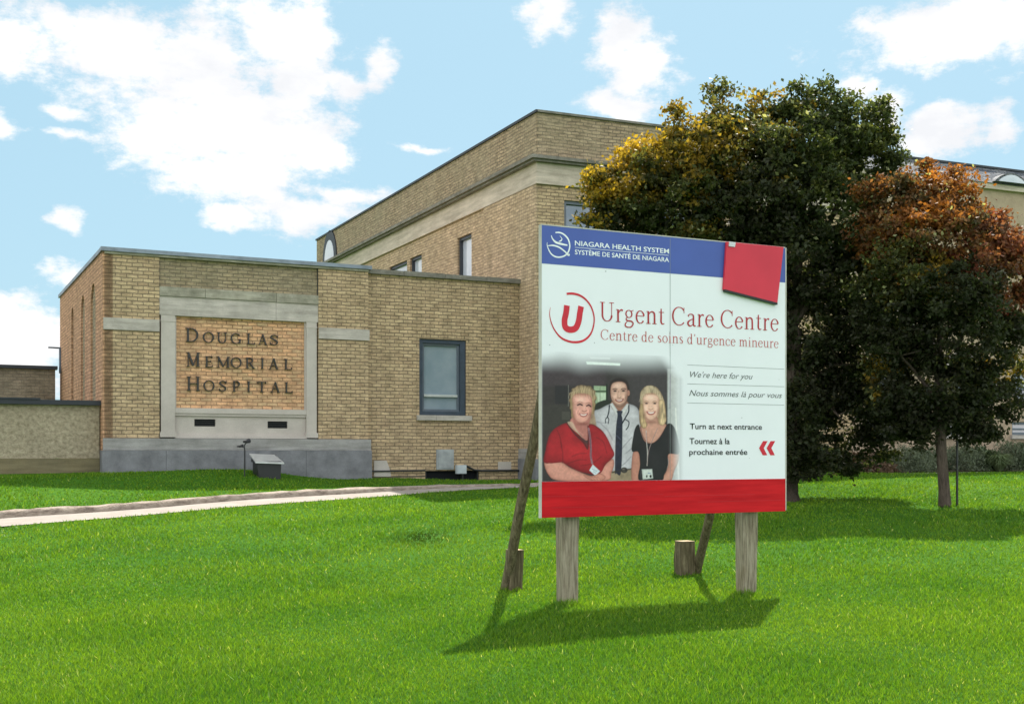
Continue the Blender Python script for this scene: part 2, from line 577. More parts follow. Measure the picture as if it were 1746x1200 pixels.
_g = t.noise(6, 8, .7, t.coord('Object', (9, 9, .7)))
t.col(t.ramp(_g, [(.30, (.04, .032, .02)), (.55, (.16, .13, .08)), (.72, (.32, .27, .18))])); t.bump(_g, .9, .02)
M['timber_brown'] = t.m
M['timber_end'] = flat_mat('sawn_end_grain', (.40, .31, .20), .9, .1, 0, .3, 30)
t = NT('maple_bark', .95, .1)
_g = t.noise(10, 8, .75, t.coord('Object', (3, 3, .6)))
t.col(t.ramp(_g, [(.3, (.035, .028, .022)), (.65, (.13, .10, .08))])); t.bump(_g, 1.0, .03)
M['bark'] = t.m
M['leaf'] = leaf_mat('autumn_leaf')
M['shrub'] = leaf_mat('shrub_leaf', .2)
M['blade'] = leaf_mat('grass_blade', .42)
t = NT('print_photo_vinyl', .45, .35)
a_ = t.n('ShaderNodeAttribute'); a_.attribute_name = 'tint'; t.col(a_.outputs['Color'])
M['photo'] = t.m
t = NT('pavement_concrete', .9, .2)
_c = t.ramp(t.noise(2.2, 8, .65), [(.3, (.26, .225, .195)), (.7, (.345, .305, .27))])
_c = t.mix(1.0, _c, t.ramp(t.noise(45, 4, .7), [(.3, (.8, .8, .8)), (.7, (1.1, 1.1, 1.1))]), 'MULTIPLY')
t.col(_c); t.bump(t.noise(60, 4, .7), .3, .005)
M['path'] = t.m
t = NT('kerb_stone', .95, .15)
_g = t.noise(4, 8, .75, t.coord('Object', (1, 1, 3)))
t.col(t.ramp(_g, [(.32, (.12, .09, .075)), (.5, (.33, .27, .22)), (.7, (.46, .40, .34))])); t.bump(t.noise(14, 8, .75), 1.0, .04)
M['kerb'] = t.m
t = NT('lawn_soil_and_turf', .95, .1)
_n = t.noise(.35, 6, .6)
_c = t.ramp(_n, [(.3, (.030, .11, .008)), (.5, (.045, .145, .009)), (.7, (.075, .18, .012))])
_c = t.mix(1.0, _c, t.ramp(t.noise(22, 6, .75), [(.3, (.6, .6, .6)), (.7, (1.25, 1.2, 1.1))]), 'MULTIPLY')
t.col(_c); t.bump(t.noise(40, 6, .8), .9, .03)
M['turf'] = t.m
M['mulch'] = stone_mat('planting_bed_soil', (.12, .085, .065), (.05, .04, .03), 6, streaky=False, bump=1)

# ------------------------------------------------------------------ frames of the building fronts
UD = np.array([4127.0, 1980.0]); UD /= np.hypot(*UD)          # along the low front, to the right and away
VD = np.array([-UD[1], UD[0]])                                # into the building
P0 = np.array([(178 - CX) / F * 21.76, 21.76])
FB = Frame(P0, UD, VD)
W1 = FB.hit(628, 600)[0]                                      # width of the entrance block
LK = Frame(FB.w(0, .14), UD, VD)
aL = LK.hit(889, 600)[0]
q = np.array(LK.w(aL, 0)[:2])
r_ = (917 - CX) / F
tt = (q[0] - r_ * q[1]) / (VD[0] - r_ * VD[1])
MC = q - VD * tt * 1.0
MC = q - VD * ((q[0] - r_ * q[1]) / (VD[0] - r_ * VD[1]))
ML = Frame(MC, VD, UD)                                        # long left wall of the two storey building
MD = np.array([4737.0, 1980.0]); MD /= np.hypot(*MD)
MF = Frame(MC, MD, (-MD[1], MD[0]))                           # its front

# ------------------------------------------------------------------ ground
PATH = np.array([(-17, 5.0), (-12.5, 9.9), (-9.6, 13.3), (-7.12, 16.15), (-4.4, 19.25), (-2.9, 20.75), (-1.58, 21.75), (.2, 23.0), (2.2, 23.95), (5, 24.75), (9.2, 26.3), (13.5, 27.9), (22, 31.2)])
PW = np.array([1.0, 1.0, 1.0, 1.0, .95, .85, .7, .55, .5, .5, .5, .5, .5]) * .5


def path_sd(x, y):
    """signed distance to the path's centre line (+ on the building side), half width there"""
    best = np.full(np.shape(x), 1e9); sg = np.zeros(np.shape(x)); hw = np.zeros(np.shape(x))
    for i in range(len(PATH) - 1):
        a, b = PATH[i], PATH[i + 1]; d = b - a; L2 = d @ d
        t = np.clip(((x - a[0]) * d[0] + (y - a[1]) * d[1]) / L2, 0, 1)
        ex = x - a[0] - t * d[0]; ey = y - a[1] - t * d[1]
        dist = np.hypot(ex, ey)
        s_ = np.sign(d[0] * ey - d[1] * ex)
        m = dist < best
        best = np.where(m, dist, best); sg = np.where(m, s_, sg); hw = np.where(m, PW[i] + t * (PW[i + 1] - PW[i]), hw)
    return best * sg, hw


def base_z(x, y):
    return (.045 + .009 * sstep(x, 0, 6)) * np.clip(y - 10.5, 0, 14.2)


def ground_z(x, y, dip=False):
    x = np.asarray(x, float); y = np.asarray(y, float)
    d, hw = path_sd(x, y)
    uu = (x - P0[0]) * UD[0] + (y - P0[1]) * UD[1]
    z = base_z(x, y)
    near = sstep(y, 9, 13)
    z = z + .09 * sstep(d, hw + .03, hw + .18) * (1 - sstep(x, -3.2, -1.0)) * near
    z = z + .27 * sstep(d, hw + .3, hw + 3.0) * (1 - sstep(uu, 2.4, 4.9)) * sstep(uu, -60, -20)
    z = z + .008 * np.sin(x * 1.3 + y * .7) + .004 * np.sin(x * .6 - y * 1.9)
    if dip:
        z = z - .06 * (1 - sstep(np.abs(d), hw - .08, hw + .02))
    return z


gx = np.concatenate([[-1600, -700, -300, -140, -70, -40, -28, -20], np.arange(-15, 18.01, .14), [20, 25, 34, 50, 90, 180, 400, 900, 1600]])
gy = np.concatenate([[-1200, -500, -200, -80, -30, -12, -4, 0, 2], np.arange(3.5, 30.01, .14), [32, 36, 44, 60, 100, 200, 500, 1100, 2200]])
GX, GY = np.meshgrid(gx, gy)
GZ = ground_z(GX, GY, True)
nv = np.column_stack([GX.ravel(), GY.ravel(), GZ.ravel()])
nx, ny = len(gx), len(gy)
ii = (np.arange(ny - 1)[:, None] * nx + np.arange(nx - 1)[None, :]).ravel()
fc = np.column_stack([ii, ii + 1, ii + 1 + nx, ii + nx])
tag(np_mesh('ground', nv, fc, M['turf'], smooth=True), 'lawn ground rising gently towards the brick hospital', kind='structure')


def resample(pts, hw, step=.25):
    out = []; ow = []
    for i in range(len(pts) - 1):
        L = np.hypot(*(pts[i + 1] - pts[i])); n = max(1, int(L / step))
        for k in range(n):
            out.append(pts[i] + (pts[i + 1] - pts[i]) * k / n); ow.append(hw[i] + (hw[i + 1] - hw[i]) * k / n)
    out.append(pts[-1]); ow.append(hw[-1])
    out = np.array(out); ow = np.array(ow)
    for _ in range(6):
        out[1:-1] = (out[:-2] + out[1:-1] * 2 + out[2:]) / 4
    return out, ow


pp, pw = resample(PATH, PW)
tn = np.gradient(pp, axis=0); tn /= np.hypot(tn[:, 0], tn[:, 1])[:, None]
nn = np.column_stack([-tn[:, 1], tn[:, 0]])


def path_z(x, y):
    return base_z(x, y) + .008 * np.sin(x * 1.3 + y * .7) + .004 * np.sin(x * .6 - y * 1.9)


rows = []
for k in np.linspace(-1, 1, 5):
    c = pp + nn * (pw * k)[:, None]
    rows.append(np.column_stack([c, path_z(c[:, 0], c[:, 1]) + .008]))
vv = np.stack(rows, 1).reshape(-1, 3)
n5 = len(pp); ii = (np.arange(n5 - 1)[:, None] * 5 + np.arange(4)[None, :]).ravel()
tag(np_mesh('path', vv, np.column_stack([ii, ii + 1, ii + 6, ii + 5]), M['path'], smooth=True), 'pale concrete walk crossing the lawn up to the building', kind='structure')
# rough stone kerb along the building side of the path, fading into the turf
sel = pp[:, 0] < 1.2
kp, kw, kn = pp[sel], pw[sel], nn[sel]
hh = .105 - .075 * sstep(kp[:, 0], -3.5, .8)
jit = lambda s_: rng.normal(0, s_, len(kp))
prof = []
for off, hgt in ((.0, -.08), (.006, .8), (.03, 1.0), (.15, 1.02), (.19, .8), (.20, -.1)):
    c = kp + kn * (kw + off + jit(.008))[:, None]
    prof.append(np.column_stack([c, path_z(c[:, 0], c[:, 1]) + hh * hgt + (jit(.007) if hgt > .5 else 0)]))
vv = np.stack(prof, 1).reshape(-1, 3)
n6 = len(kp); ii = (np.arange(n6 - 1)[:, None] * 6 + np.arange(5)[None, :]).ravel()
tag(np_mesh('kerb', vv, np.column_stack([ii, ii + 1, ii + 7, ii + 6]), M['kerb']), 'worn stone kerb edging the concrete walk', kind='structure')

# planting bed in front of the long building, a sheet just above the turf
bx = [];
for a in np.arange(1.5, 16, .5):
    for b in (-1.7, -.9, -.02):
        x, y, _ = MF.w(a, b)
        bx.append((x, y, float(ground_z(x, y)) + .03))
bx = np.array(bx); nb = len(bx) // 3
ii = (np.arange(nb - 1)[:, None] * 3 + np.arange(2)[None, :]).ravel()
tag(np_mesh('ground', bx, np.column_stack([ii, ii + 1, ii + 4, ii + 3]), M['mulch']), 'dark soil of the planting bed under the long wall', kind='structure')


# ------------------------------------------------------------------ grass blades
def grass(n, ymin, ymax, power, seed, hscale=1.0):
    r = np.random.default_rng(seed)
    u = r.random(n)
    # number per depth ~ y * y^-power
    e = 2 - power
    y = (ymin ** e + u * (ymax ** e - ymin ** e)) ** (1 / e) if abs(e) > 1e-6 else ymin * (ymax / ymin) ** u
    x = (r.random(n) * 2 - 1) * (.56 * y + 1.6)
    d, hw = path_sd(x, y)
    keep = np.abs(d) > hw + r.normal(0.0, .04, n)
    keep &= ~((d > 0) & (d < hw + .2) & (x < 1))
    ub = (x - P0[0]) * UD[0] + (y - P0[1]) * UD[1]; vb = (x - P0[0]) * VD[0] + (y - P0[1]) * VD[1]
    keep &= ~((vb > -.04) & (ub < aL + .1))
    am = (x - MC[0]) * MF.x[0] + (y - MC[1]) * MF.x[1]; bm = (x - MC[0]) * MF.y[0] + (y - MC[1]) * MF.y[1]
    keep &= ~((bm > -1.72) & (am > 1.4)) & ~((bm > -.04) & (am > -.1))
    x, y = x[keep], y[keep]; n = len(x)
    z = ground_z(x, y)
    sc = np.clip(y / 7.0, .9, 2.6)
    h = r.uniform(.014, .032, n) * hscale * (1 + .25 * np.sin(x * 2.1 + 1.3 * np.sin(y * 1.7))) * (.9 + .12 * sc)
    for qx, qy in ((.44, 9.3), (2.03, 10.1), (-.02, 10.5), (1.72, 11.5), (6.65, 17.8)):
        h = h * (1 + 1.3 * np.exp(-((x - qx) ** 2 + (y - qy) ** 2) / .022))
    w = r.uniform(.0026, .0056, n) * sc
    th = r.uniform(0, 2 * np.pi, n)
    ln = r.normal(0, .5, n) * h; l2 = r.normal(0, .5, n) * h
    cx, sx = np.cos(th) * w, np.sin(th) * w
    A = np.column_stack([x - cx, y - sx, z - .004]); B = np.column_stack([x + cx, y + sx, z - .004])
    C = np.column_stack([x + ln, y + l2, z + h])
    v = np.stack([A, B, C], 1).reshape(-1, 3)
    # species patches, pale tips and a few straw blades
    patch = .5 + .5 * np.sin(x * .9 + 2 * np.sin(y * .55 + 1) + .6 * np.sin(x * 2.7 + y * 1.9))
    patch = np.clip(patch * .35 + .3 * (.5 + .5 * np.sin(x * 3.1 - y * 2.3 + 2 * np.sin(x * 1.1))) + .17 + r.normal(0, .34, n), 0, 1)
    dk = np.array([.052, .150, .007]); lt = np.array([.150, .262, .013]); straw = np.array([.40, .44, .12])
    c = dk + (lt - dk) * patch[:, None]
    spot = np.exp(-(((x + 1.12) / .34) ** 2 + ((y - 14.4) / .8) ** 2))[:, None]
    c = c * (1 - .72 * spot)  # one shadow-like dark patch painted into the blade colours
    s_ = r.random(n) < (.006 + .03 * (patch > .93))
    c[s_] = straw
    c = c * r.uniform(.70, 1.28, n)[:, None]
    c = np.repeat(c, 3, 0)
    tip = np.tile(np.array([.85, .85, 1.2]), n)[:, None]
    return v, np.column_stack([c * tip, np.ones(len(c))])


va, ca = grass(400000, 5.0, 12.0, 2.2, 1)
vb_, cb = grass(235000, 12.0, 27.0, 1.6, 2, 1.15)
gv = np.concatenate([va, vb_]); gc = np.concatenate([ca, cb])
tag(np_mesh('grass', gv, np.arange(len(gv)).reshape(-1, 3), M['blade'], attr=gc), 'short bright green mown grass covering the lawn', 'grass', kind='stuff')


# ------------------------------------------------------------------ entrance block with the hospital's name
def on(fr, b=0.0):
    return lambda px, py: fr.hit(px, py, b)


gz0 = .3
H0 = on(FB)
ZT = H0(178, 424)[1]
blk = thing('entrance_building', FB.w(W1 / 2, 2, .8), 'low yellow brick entrance block with stone framed orange panel bearing bronze letters', 'building')
uA = H0(272, 600)[0]; uB = H0(543, 600)[0]
# body behind the facing
m = MB(FB); m.prism([(0.002, .16), (W1 - .002, .16), (W1 - .002, 7.4), (-.16, 7.4)], gz0, ZT - .06)
m.build('core_wall', M['brick_top'], blk)
# salmon side wall with three tall arched recesses
e_ = FB.w(-.18, 7.45)
FS = Frame(P0 - UD * .03, np.array(e_[:2]) - P0, UD)
Ls = float(np.hypot(*(np.array(e_[:2]) - P0)))


def arch(a0, a1, z0, z1, n=8):
    c = (a0 + a1) / 2; r = (a1 - a0) / 2
    return [(a0, z0), (a1, z0)] + [(c + r * math.cos(math.pi * k / n), z1 - r + r * math.sin(math.pi * k / n) * 1.35) for k in range(n + 1)]


HS = on(FS)
holes = []
for (x0, x1, yt, yb) in ((154.5, 163, 494, 683), (138, 144.5, 512, 683), (121.5, 125.5, 530, 683)):
    a1 = HS(x0, 600)[0]; a0 = HS(x1, 600)[0]
    holes.append(arch(a0, a1, 1.9, HS((x0 + x1) / 2, yt)[1]))
m = MB(FS); m.slab([(0, gz0), (Ls, gz0), (Ls, ZT - .05), (0, ZT - .05)], holes, 0, .18)
m.build('side_wall', M['brick_side'], blk, 'salmon brick side wall with three tall narrow arches')
for h in holes:
    a0, a1 = h[0][0], h[1][0]; zt = max(p[1] for p in h)
    w_ = MB(FS); w_.box(a0 + .01, a1 - .01, .165, .175, 1.92, zt - .02)
    wo_ = w_.build('arched_window', M['brick_dark'], blk)
    f_ = MB(FS)
    zc = 1.25 + (zt - 1.9) * .56
    f_.box(a0 + .02, a1 - .02, .12, .16, zc, zc + .30)
    f_.build('frame', M['grey_frame'], wo_)
    g_ = MB(FS); g_.box(a0 + .07, a1 - .07, .112, .1195, zc + .05, zc + .25); g_.build('pane', M['glass_dark'], wo_)
# front facing, left and right pilasters cut by the stone bands
zb1 = H0(225, 543)[1]; zb0 = H0(225, 563.5)[1]
zp = H0(225, 747)[1]; zpl = H0(225, 767.5)[1]
boxes('pilaster', FB, M['brick'], blk, [(a0, a1, 0, .16, zp, ZT - .07, 'k') for a0, a1 in ((0, uA), (uB, W1))])
boxes('stone_band', FB, M['stone'], blk, [(a0, a1, -.025, -.001, zb0 + .002, zb1 - .002) for a0, a1 in ((-.02, uA - .004), (uB + .004, W1 + .02))])
HP = on(FB, .05)
zl1 = HP(400, 496)[1]; zl0 = HP(275, 537)[1]; zpb = HP(298, 695)[1]
m = MB(FB); m.box(uA + .012, uB - .012, .05, .16, zl1, ZT - .07, 'k'); m.build('upper_facing', M['brick_top'], blk)
boxes('joint', FB, M['black_trim'], blk, [(uA + .0, uA + .011, .03, .1, zl1, ZT - .09), (uB - .011, uB, .03, .1, zl1, ZT - .09)])
# lintel in two fasciae with joints
zl2 = HP(300, 506)[1]
us = [uA + .002, HP(349, 500)[0], HP(470, 500)[0], uB - .002]
boxes('lintel_moulding', FB, M['stone_dark'], blk, [(us[i] + (.004 if i else 0), us[i + 1] - (.004 if i < 2 else 0), -.01, .158, zl2 + .003, zl1 - .001, 'k') for i in range(3)])
us = [uA + .002, HP(470, 520)[0], uB - .002]
boxes('lintel', FB, M['stone'], blk, [(us[i] + (.003 if i else 0), us[i + 1] - (.003 if i < 1 else 0), .015, .158, zl0, zl2, 'k') for i in range(2)])
# jambs
uC = HP(298, 600)[0]; uD = HP(522, 600)[0]
zf = H0(300, 745)[1]
for a0, a1 in ((uA + .03, uC), (uD, uB - .03)):
    m = MB(FB)
    m.box(a0, a1, .02, .158, zf + .098, zl0 - .002, 'k')
    m.box(a0 - .02, a1 + .02, -.01, .158, zf, zf + .098, 'k')
    m.box(a0 - .01, a1 + .01, .012, .1585, zl0 - .12, zl0 - .09, 'k')
    m.build('jamb', M['stone_plain'], blk)
boxes('inner_bead', FB, M['stone_plain'], blk, [(uC + .001, uC + .03, .06, .158, zpb, zl0 - .001, 'k'), (uD - .03, uD - .001, .06, .158, zpb, zl0 - .001, 'k')])
# orange panel
m = MB(FB); m.box(uC + .031, uD - .031, .10, .1595, zpb, zl0 - .001, 'k'); m.build('brick_panel', M['brick_panel'], blk, 'orange brick panel behind the letters')
# sill moulding and vented stone apron
zs0 = HP(298, 704)[1]
m = MB(FB); m.box(uC + .002, uD - .002, .03, .158, zs0, zpb - .002, 'k'); m.box(uC + .002, uD - .002, .05, .158, zs0 - .05, zs0 - .001, 'k')
m.build('sill_moulding', M['stone_plain'], blk)
ap0 = zf + .03
v1 = [HP(332, 727), HP(368, 714)]; v2 = [HP(457, 730), HP(491, 718)]
hl = []
for v_ in (v1, v2):
    zc = 0.5 * (v_[0][1] + v_[1][1]); hz = .07
    hl.append([(v_[0][0], zc - hz), (v_[1][0], zc - hz), (v_[1][0], zc + hz), (v_[0][0], zc + hz)])
m = MB(FB); m.slab([(uC + .004, ap0), (uD - .004, ap0), (uD - .004, zs0 - .052), (uC + .004, zs0 - .052)], hl, .085, .158)
m.build('stone_apron', M['stone_plain'], blk)
for h in hl:
    vt = MB(FB); vt.box(h[0][0] + .002, h[1][0] - .002, .14, .155, h[0][1] + .002, h[2][1] - .002)
    vo = vt.build('vent', M['void'], blk)
    boxes('louvre', FB, M['black'], vo, [(h[0][0] + .004, h[1][0] - .004, .11, .139, h[0][1] + .025 + k * .04, h[0][1] + .037 + k * .04) for k in range(3)])
m = MB(FB); m.box(uC + .0, uD - .0, .0, .158, zf - .02, ap0 - .001, 'k'); m.build('apron_base', M['stone_plain'], blk)
# plinth
m = MB(FB); m.box(-.03, W1 + .04, -.06, .30, zpl + .004, zp - .0, '')
pc = m.build('plinth_ledge', M['plinth_cap'], blk)
js = [-.05, H0(282, 780)[0], H0(417, 780)[0], H0(520, 780)[0], W1 + .05]
boxes('plinth', FB, M['plinth'], blk, [(js[i] + (.003 if i else 0), js[i + 1] - (.003 if i < 3 else 0), -.09, .31, gz0 - .2, zpl) for i in range(4)])
# roof edge
m = MB(FB)
m.box(-.07, W1 + .06, -.07, .3, ZT - .045, ZT + .03)
e0 = (-.07, .3); 
m.prism([(-.07, .301), (.2, .301), (.0, 7.5), (-.25, 7.5)], ZT - .045, ZT + .03)
m.box(W1 - .2, W1 + .06, .301, 7.5, ZT - .045, ZT + .03)
m.build('roof_flashing', M['flashing'], blk)
m = MB(FB); m.box(-.0, W1 + .0, -.035, .02, ZT - .09, ZT - .047); m.build('flashing_drip', M['stone_dark'], blk)
m = MB(FB); m.box(.1, W1 - .1, .32, 7.3, ZT - .2, ZT - .1); m.build('roof', M['black_trim'], blk)
# small bracket pipe on the far corner of the side wall
m = MB(); c1 = Vector(FS.w(Ls - .25, -.02, 0)); 
m.tube([c1 + Vector((0, 0, 3.15)), c1 + Vector((0, 0, 3.75))], .03); m.tube([c1 + Vector((.15, .1, 3.76)), c1 + Vector((-.25, -.1, 3.77))], .02)
m.build('rain_outlet', M['grey_frame'], blk)


# ------------------------------------------------------------------ stroke lettering with serifs
def spline(pts, n=6, closed=False):
    P_ = [np.array(p, float) for p in pts]; out = []
    N = len(P_)
    rngi = range(N) if closed else range(N - 1)
    for i in rngi:
        if closed:
            p0, p1, p2, p3 = P_[(i - 1) % N], P_[i], P_[(i + 1) % N], P_[(i + 2) % N]
        else:
            p0, p1, p2, p3 = P_[max(i - 1, 0)], P_[i], P_[i + 1], P_[min(i + 2, N - 1)]
        for k in range(n):
            t_ = k / n
            out.append(.5 * ((2 * p1) + (-p0 + p2) * t_ + (2 * p0 - 5 * p1 + 4 * p2 - p3) * t_ ** 2 + (-p0 + 3 * p1 - 3 * p2 + p3) * t_ ** 3))
    if not closed: out.append(P_[-1])
    return [tuple(p) for p in out]


TK, TN = .125, .05     # thick and thin


def Ln(x0, y0, x1, y1, w=TK): return ([(x0, y0), (x1, y1)], [w, w])
def Sf(x, y, l=.26): return ([(x - l / 2, y), (x + l / 2, y)], [.045, .045])


def Ar(cx, cy, rx, ry, a0, a1, tk=TK, tnn=TN, n=18):
    ps, ws = [], []
    for k in range(n + 1):
        a = math.radians(a0 + (a1 - a0) * k / n)
        ps.append((cx + rx * math.cos(a), cy + ry * math.sin(a))); ws.append(tnn + (tk - tnn) * abs(math.cos(a)) ** 1.5)
    return (ps, ws)


def Sp(pts, ws):
    ps = spline(pts); n = len(ps)
    return (ps, [float(np.interp(i / (n - 1), np.linspace(0, 1, len(ws)), ws)) for i in range(n)])


G = {
    'D': (.80, [Ln(.16, 0, .16, 1), Sf(.16, .02), Sf(.16, .98), Ar(.3, .5, .44, .475, -90, 90), Ln(.16, .022, .31, .022, .045), Ln(.16, .978, .31, .978, .045)]),
    'O': (.92, [Ar(.46, .5, .38, .48, 0, 360, n=30)]),
    'U': (.84, [Ln(.16, 1, .16, .32), Ar(.42, .33, .26, .31, 180, 360), Ln(.68, 1, .68, .32, TN), Sf(.16, .98), Sf(.68, .98)]),
    'G': (.90, [Ar(.46, .5, .38, .48, 48, 322, n=24), Ln(.80, .06, .80, .42, TK * .9), Sf(.78, .43, .24), Ln(.735, .70, .735, .93, .05)]),
    'L': (.66, [Ln(.16, 0, .16, 1), Sf(.16, .98), Ln(.06, .022, .60, .022, .045), Ln(.60, 0, .60, .2, .045)]),
    'A': (.88, [Ln(.10, 0, .43, 1, TN), Ln(.43, 1, .76, 0), Ln(.2, .34, .65, .34, .045), Sf(.10, .02, .2), Sf(.76, .02)]),
    'S': (.62, [Sp([(.53, .80), (.44, .93), (.30, .97), (.15, .88), (.13, .72), (.25, .58), (.42, .46), (.52, .30), (.47, .12), (.32, .03), (.17, .06), (.09, .2)], [TN, TN, TN, .1, TK, TK, TK, TK, .1, TN, TN, TN]), Ln(.55, .72, .55, .97, .045), Ln(.08, .03, .08, .27, .045)]),
    'M': (1.0, [Ln(.14, 0, .14, 1, TN), Ln(.14, 1, .50, .06), Ln(.50, .06, .84, 1, TN), Ln(.84, 0, .84, 1), Sf(.14, .02, .2), Sf(.84, .02), Sf(.1, .98, .16), Sf(.88, .98, .2)]),
    'E': (.68, [Ln(.16, 0, .16, 1), Ln(.05, .978, .58, .978, .045), Ln(.05, .022, .61, .022, .045), Ln(.16, .52, .46, .52, .045), Ln(.58, .82, .58, 1, .045), Ln(.61, 0, .61, .2, .045), Ln(.46, .43, .46, .61, .04)]),
    'R': (.80, [Ln(.16, 0, .16, 1), Sf(.16, .02), Sf(.14, .98, .2), Ar(.32, .745, .26, .235, -90, 90), Ln(.16, .978, .33, .978, .045), Ln(.16, .51, .33, .51, .045), Ln(.36, .52, .66, 0), Sf(.70, .02, .18)]),
    'I': (.32, [Ln(.16, 0, .16, 1), Sf(.16, .02), Sf(.16, .98)]),
    'H': (.90, [Ln(.16, 0, .16, 1), Ln(.74, 0, .74, 1), Ln(.16, .51, .74, .51, .045), Sf(.16, .02), Sf(.16, .98), Sf(.74, .02), Sf(.74, .98)]),
    'P': (.70, [Ln(.16, 0, .16, 1), Sf(.16, .02), Sf(.14, .98, .2), Ar(.32, .725, .28, .255, -90, 90), Ln(.16, .978, .33, .978, .045), Ln(.16, .47, .33, .47, .045)]),
    'T': (.76, [Ln(.38, 0, .38, 1), Sf(.38, .02), Ln(.05, .978, .71, .978, .045), Ln(.05, .8, .05, 1, .04), Ln(.71, .8, .71, 1, .04)]),
    'C': (.86, [Ar(.46, .5, .38, .48, 42, 318, n=24), Ln(.75, .68, .75, .97, .045)]),
    'r': (.46, [Ln(.16, 0, .16, .66), Sf(.16, .02), Sf(.11, .65, .12), Sp([(.18, .45), (.26, .60), (.36, .65), (.42, .60)], [TN, .07, .1, .12])]),
    'g': (.60, [Ar(.28, .46, .17, .19, 0, 360, TK * .8, n=20), Ln(.38, .60, .54, .66, .05), Sp([(.20, .29), (.12, .20), (.18, .11), (.42, .08), (.52, -.03), (.42, -.20), (.25, -.24), (.08, -.18), (.08, -.06), (.18, .05)], [TN, .07, .1, .09, .1, .09, .07, .09, .08, TN])]),
    'e': (.56, [Ar(.29, .33, .22, .325, 12, 325, n=24), Ln(.1, .385, .50, .385, .045)]),
    'n': (.68, [Ln(.16, 0, .16, .66), Sf(.16, .02), Sf(.11, .65, .12), Sp([(.17, .46), (.26, .60), (.38, .645), (.49, .58), (.52, .42), (.52, .03)], [TN, .07, .09, TK, TK, TK]), Sf(.52, .02)]),
    't': (.42, [Sp([(.19, .84), (.19, .4), (.19, .14), (.26, .035), (.38, .06)], [.08, TK, TK, .09, TN]), Ln(.05, .645, .36, .645, .045)]),
    'a': (.58, [Sp([(.10, .52), (.16, .62), (.28, .65), (.40, .59), (.42, .45), (.42, .12), (.47, .03), (.56, .05)], [.11, .06, .06, .1, TK, TK, .09, TN]), Sp([(.41, .40), (.24, .33), (.10, .22), (.10, .09), (.20, .015), (.32, .05), (.42, .15)], [TN, .07, TK, TK, .09, TN, TN])]),
    'd': (.66, [Ar(.28, .33, .20, .32, 25, 335, n=20), Ln(.48, 0, .48, 1), Sf(.44, .98, .12), Sf(.53, .02, .14)]),
    's': (.48, [Sp([(.38, .54), (.30, .64), (.18, .63), (.11, .52), (.20, .39), (.34, .28), (.38, .14), (.28, .03), (.14, .05), (.08, .16)], [TN, TN, .07, TK, TK, TK, TK, .07, TN, TN])]),
    'c': (.54, [Ar(.29, .33, .22, .325, 42, 322, n=20), Ln(.44, .50, .49, .57, .09)]),
    'o': (.62, [Ar(.30, .33, .23, .32, 0, 360, n=24)]),
    'i': (.34, [Ln(.16, 0, .16, .66), Sf(.16, .02), Sf(.11, .65, .12), Ln(.16, .83, .16, .95, .12)]),
    'u': (.68, [Sp([(.16, .66), (.16, .24), (.20, .08), (.32, .02), (.44, .10), (.50, .22)], [TK, TK, .11, .07, TN, TN]), Ln(.52, 0, .52, .66), Sf(.10, .65, .14), Sf(.46, .65, .14), Sf(.58, .02, .12)]),
    'm': (1.0, [Ln(.16, 0, .16, .66), Sf(.16, .02), Sf(.11, .65, .12), Sp([(.17, .46), (.25, .60), (.36, .645), (.45, .58), (.48, .42), (.48, .03)], [TN, .07, .09, TK, TK, TK]), Sf(.48, .02, .2), Sp([(.49, .46), (.57, .60), (.68, .645), (.77, .58), (.80, .42), (.80, .03)], [TN, .07, .09, TK, TK, TK]), Sf(.80, .02, .2)]),
    "'": (.24, [Sp([(.13, .98), (.13, .86), (.08, .76)], [.12, .10, .04])]),
    ' ': (.30, []),
}


def ribbon(m, pts, ws, fmap, b0, b1=None):
    """pts/ws in glyph units; fmap -> (a, z, scale) ; flat at b0, or solid down to b1"""
    P_ = [np.array(fmap(*p)) for p in pts]; n = len(P_)
    closed = n > 3 and np.hypot(*(P_[0] - P_[-1])) < 1e-6
    Lf, Rt = [], []
    sc = np.hypot(*(np.array(fmap(0, 1)) - np.array(fmap(0, 0))))
    for i in range(n):
        if closed and i in (0, n - 1):
            d = P_[1] - P_[n - 2]
        else:
            d = P_[min(i + 1, n - 1)] - P_[max(i - 1, 0)]
        d = d / (np.hypot(*d) + 1e-12); nr = np.array([-d[1], d[0]]) * ws[i] * sc / 2
        Lf.append(P_[i] + nr); Rt.append(P_[i] - nr)
    for i in range(n - 1):
        q = [Rt[i], Rt[i + 1], Lf[i + 1], Lf[i]]
        m.poly([(p[0], b0, p[1]) for p in q], [tuple(p) for p in q])
        if b1 is not None:
            for e, f_ in ((0, 1), (2, 3)) + (((3, 0),) if i == 0 and not closed else ()) + (((1, 2),) if i == n - 2 and not closed else ()):
                m.poly([(q[e][0], b0, q[e][1]), (q[f_][0], b0, q[f_][1]), (q[f_][0], b1, q[f_][1]), (q[e][0], b1, q[e][1])], [(0, 0), (.1, 0), (.1, .05), (0, .05)])


def glyph(m, ch, x0, x1, z0, h, b0, b1=None, fade=.0002):
    adv, st = G[ch]
    xs = [p[0] + s_ * w * .5 for ps, ws in st for p, w in zip(ps, ws) for s_ in (-1, 1)]
    lo, hi = min(xs), max(xs); k = (x1 - x0) / (hi - lo)
    for j, (ps, ws) in enumerate(st):
        ribbon(m, ps, ws, lambda x, y: (x0 + (x - lo) * k, z0 + y * h), b0 - j * fade, b1)


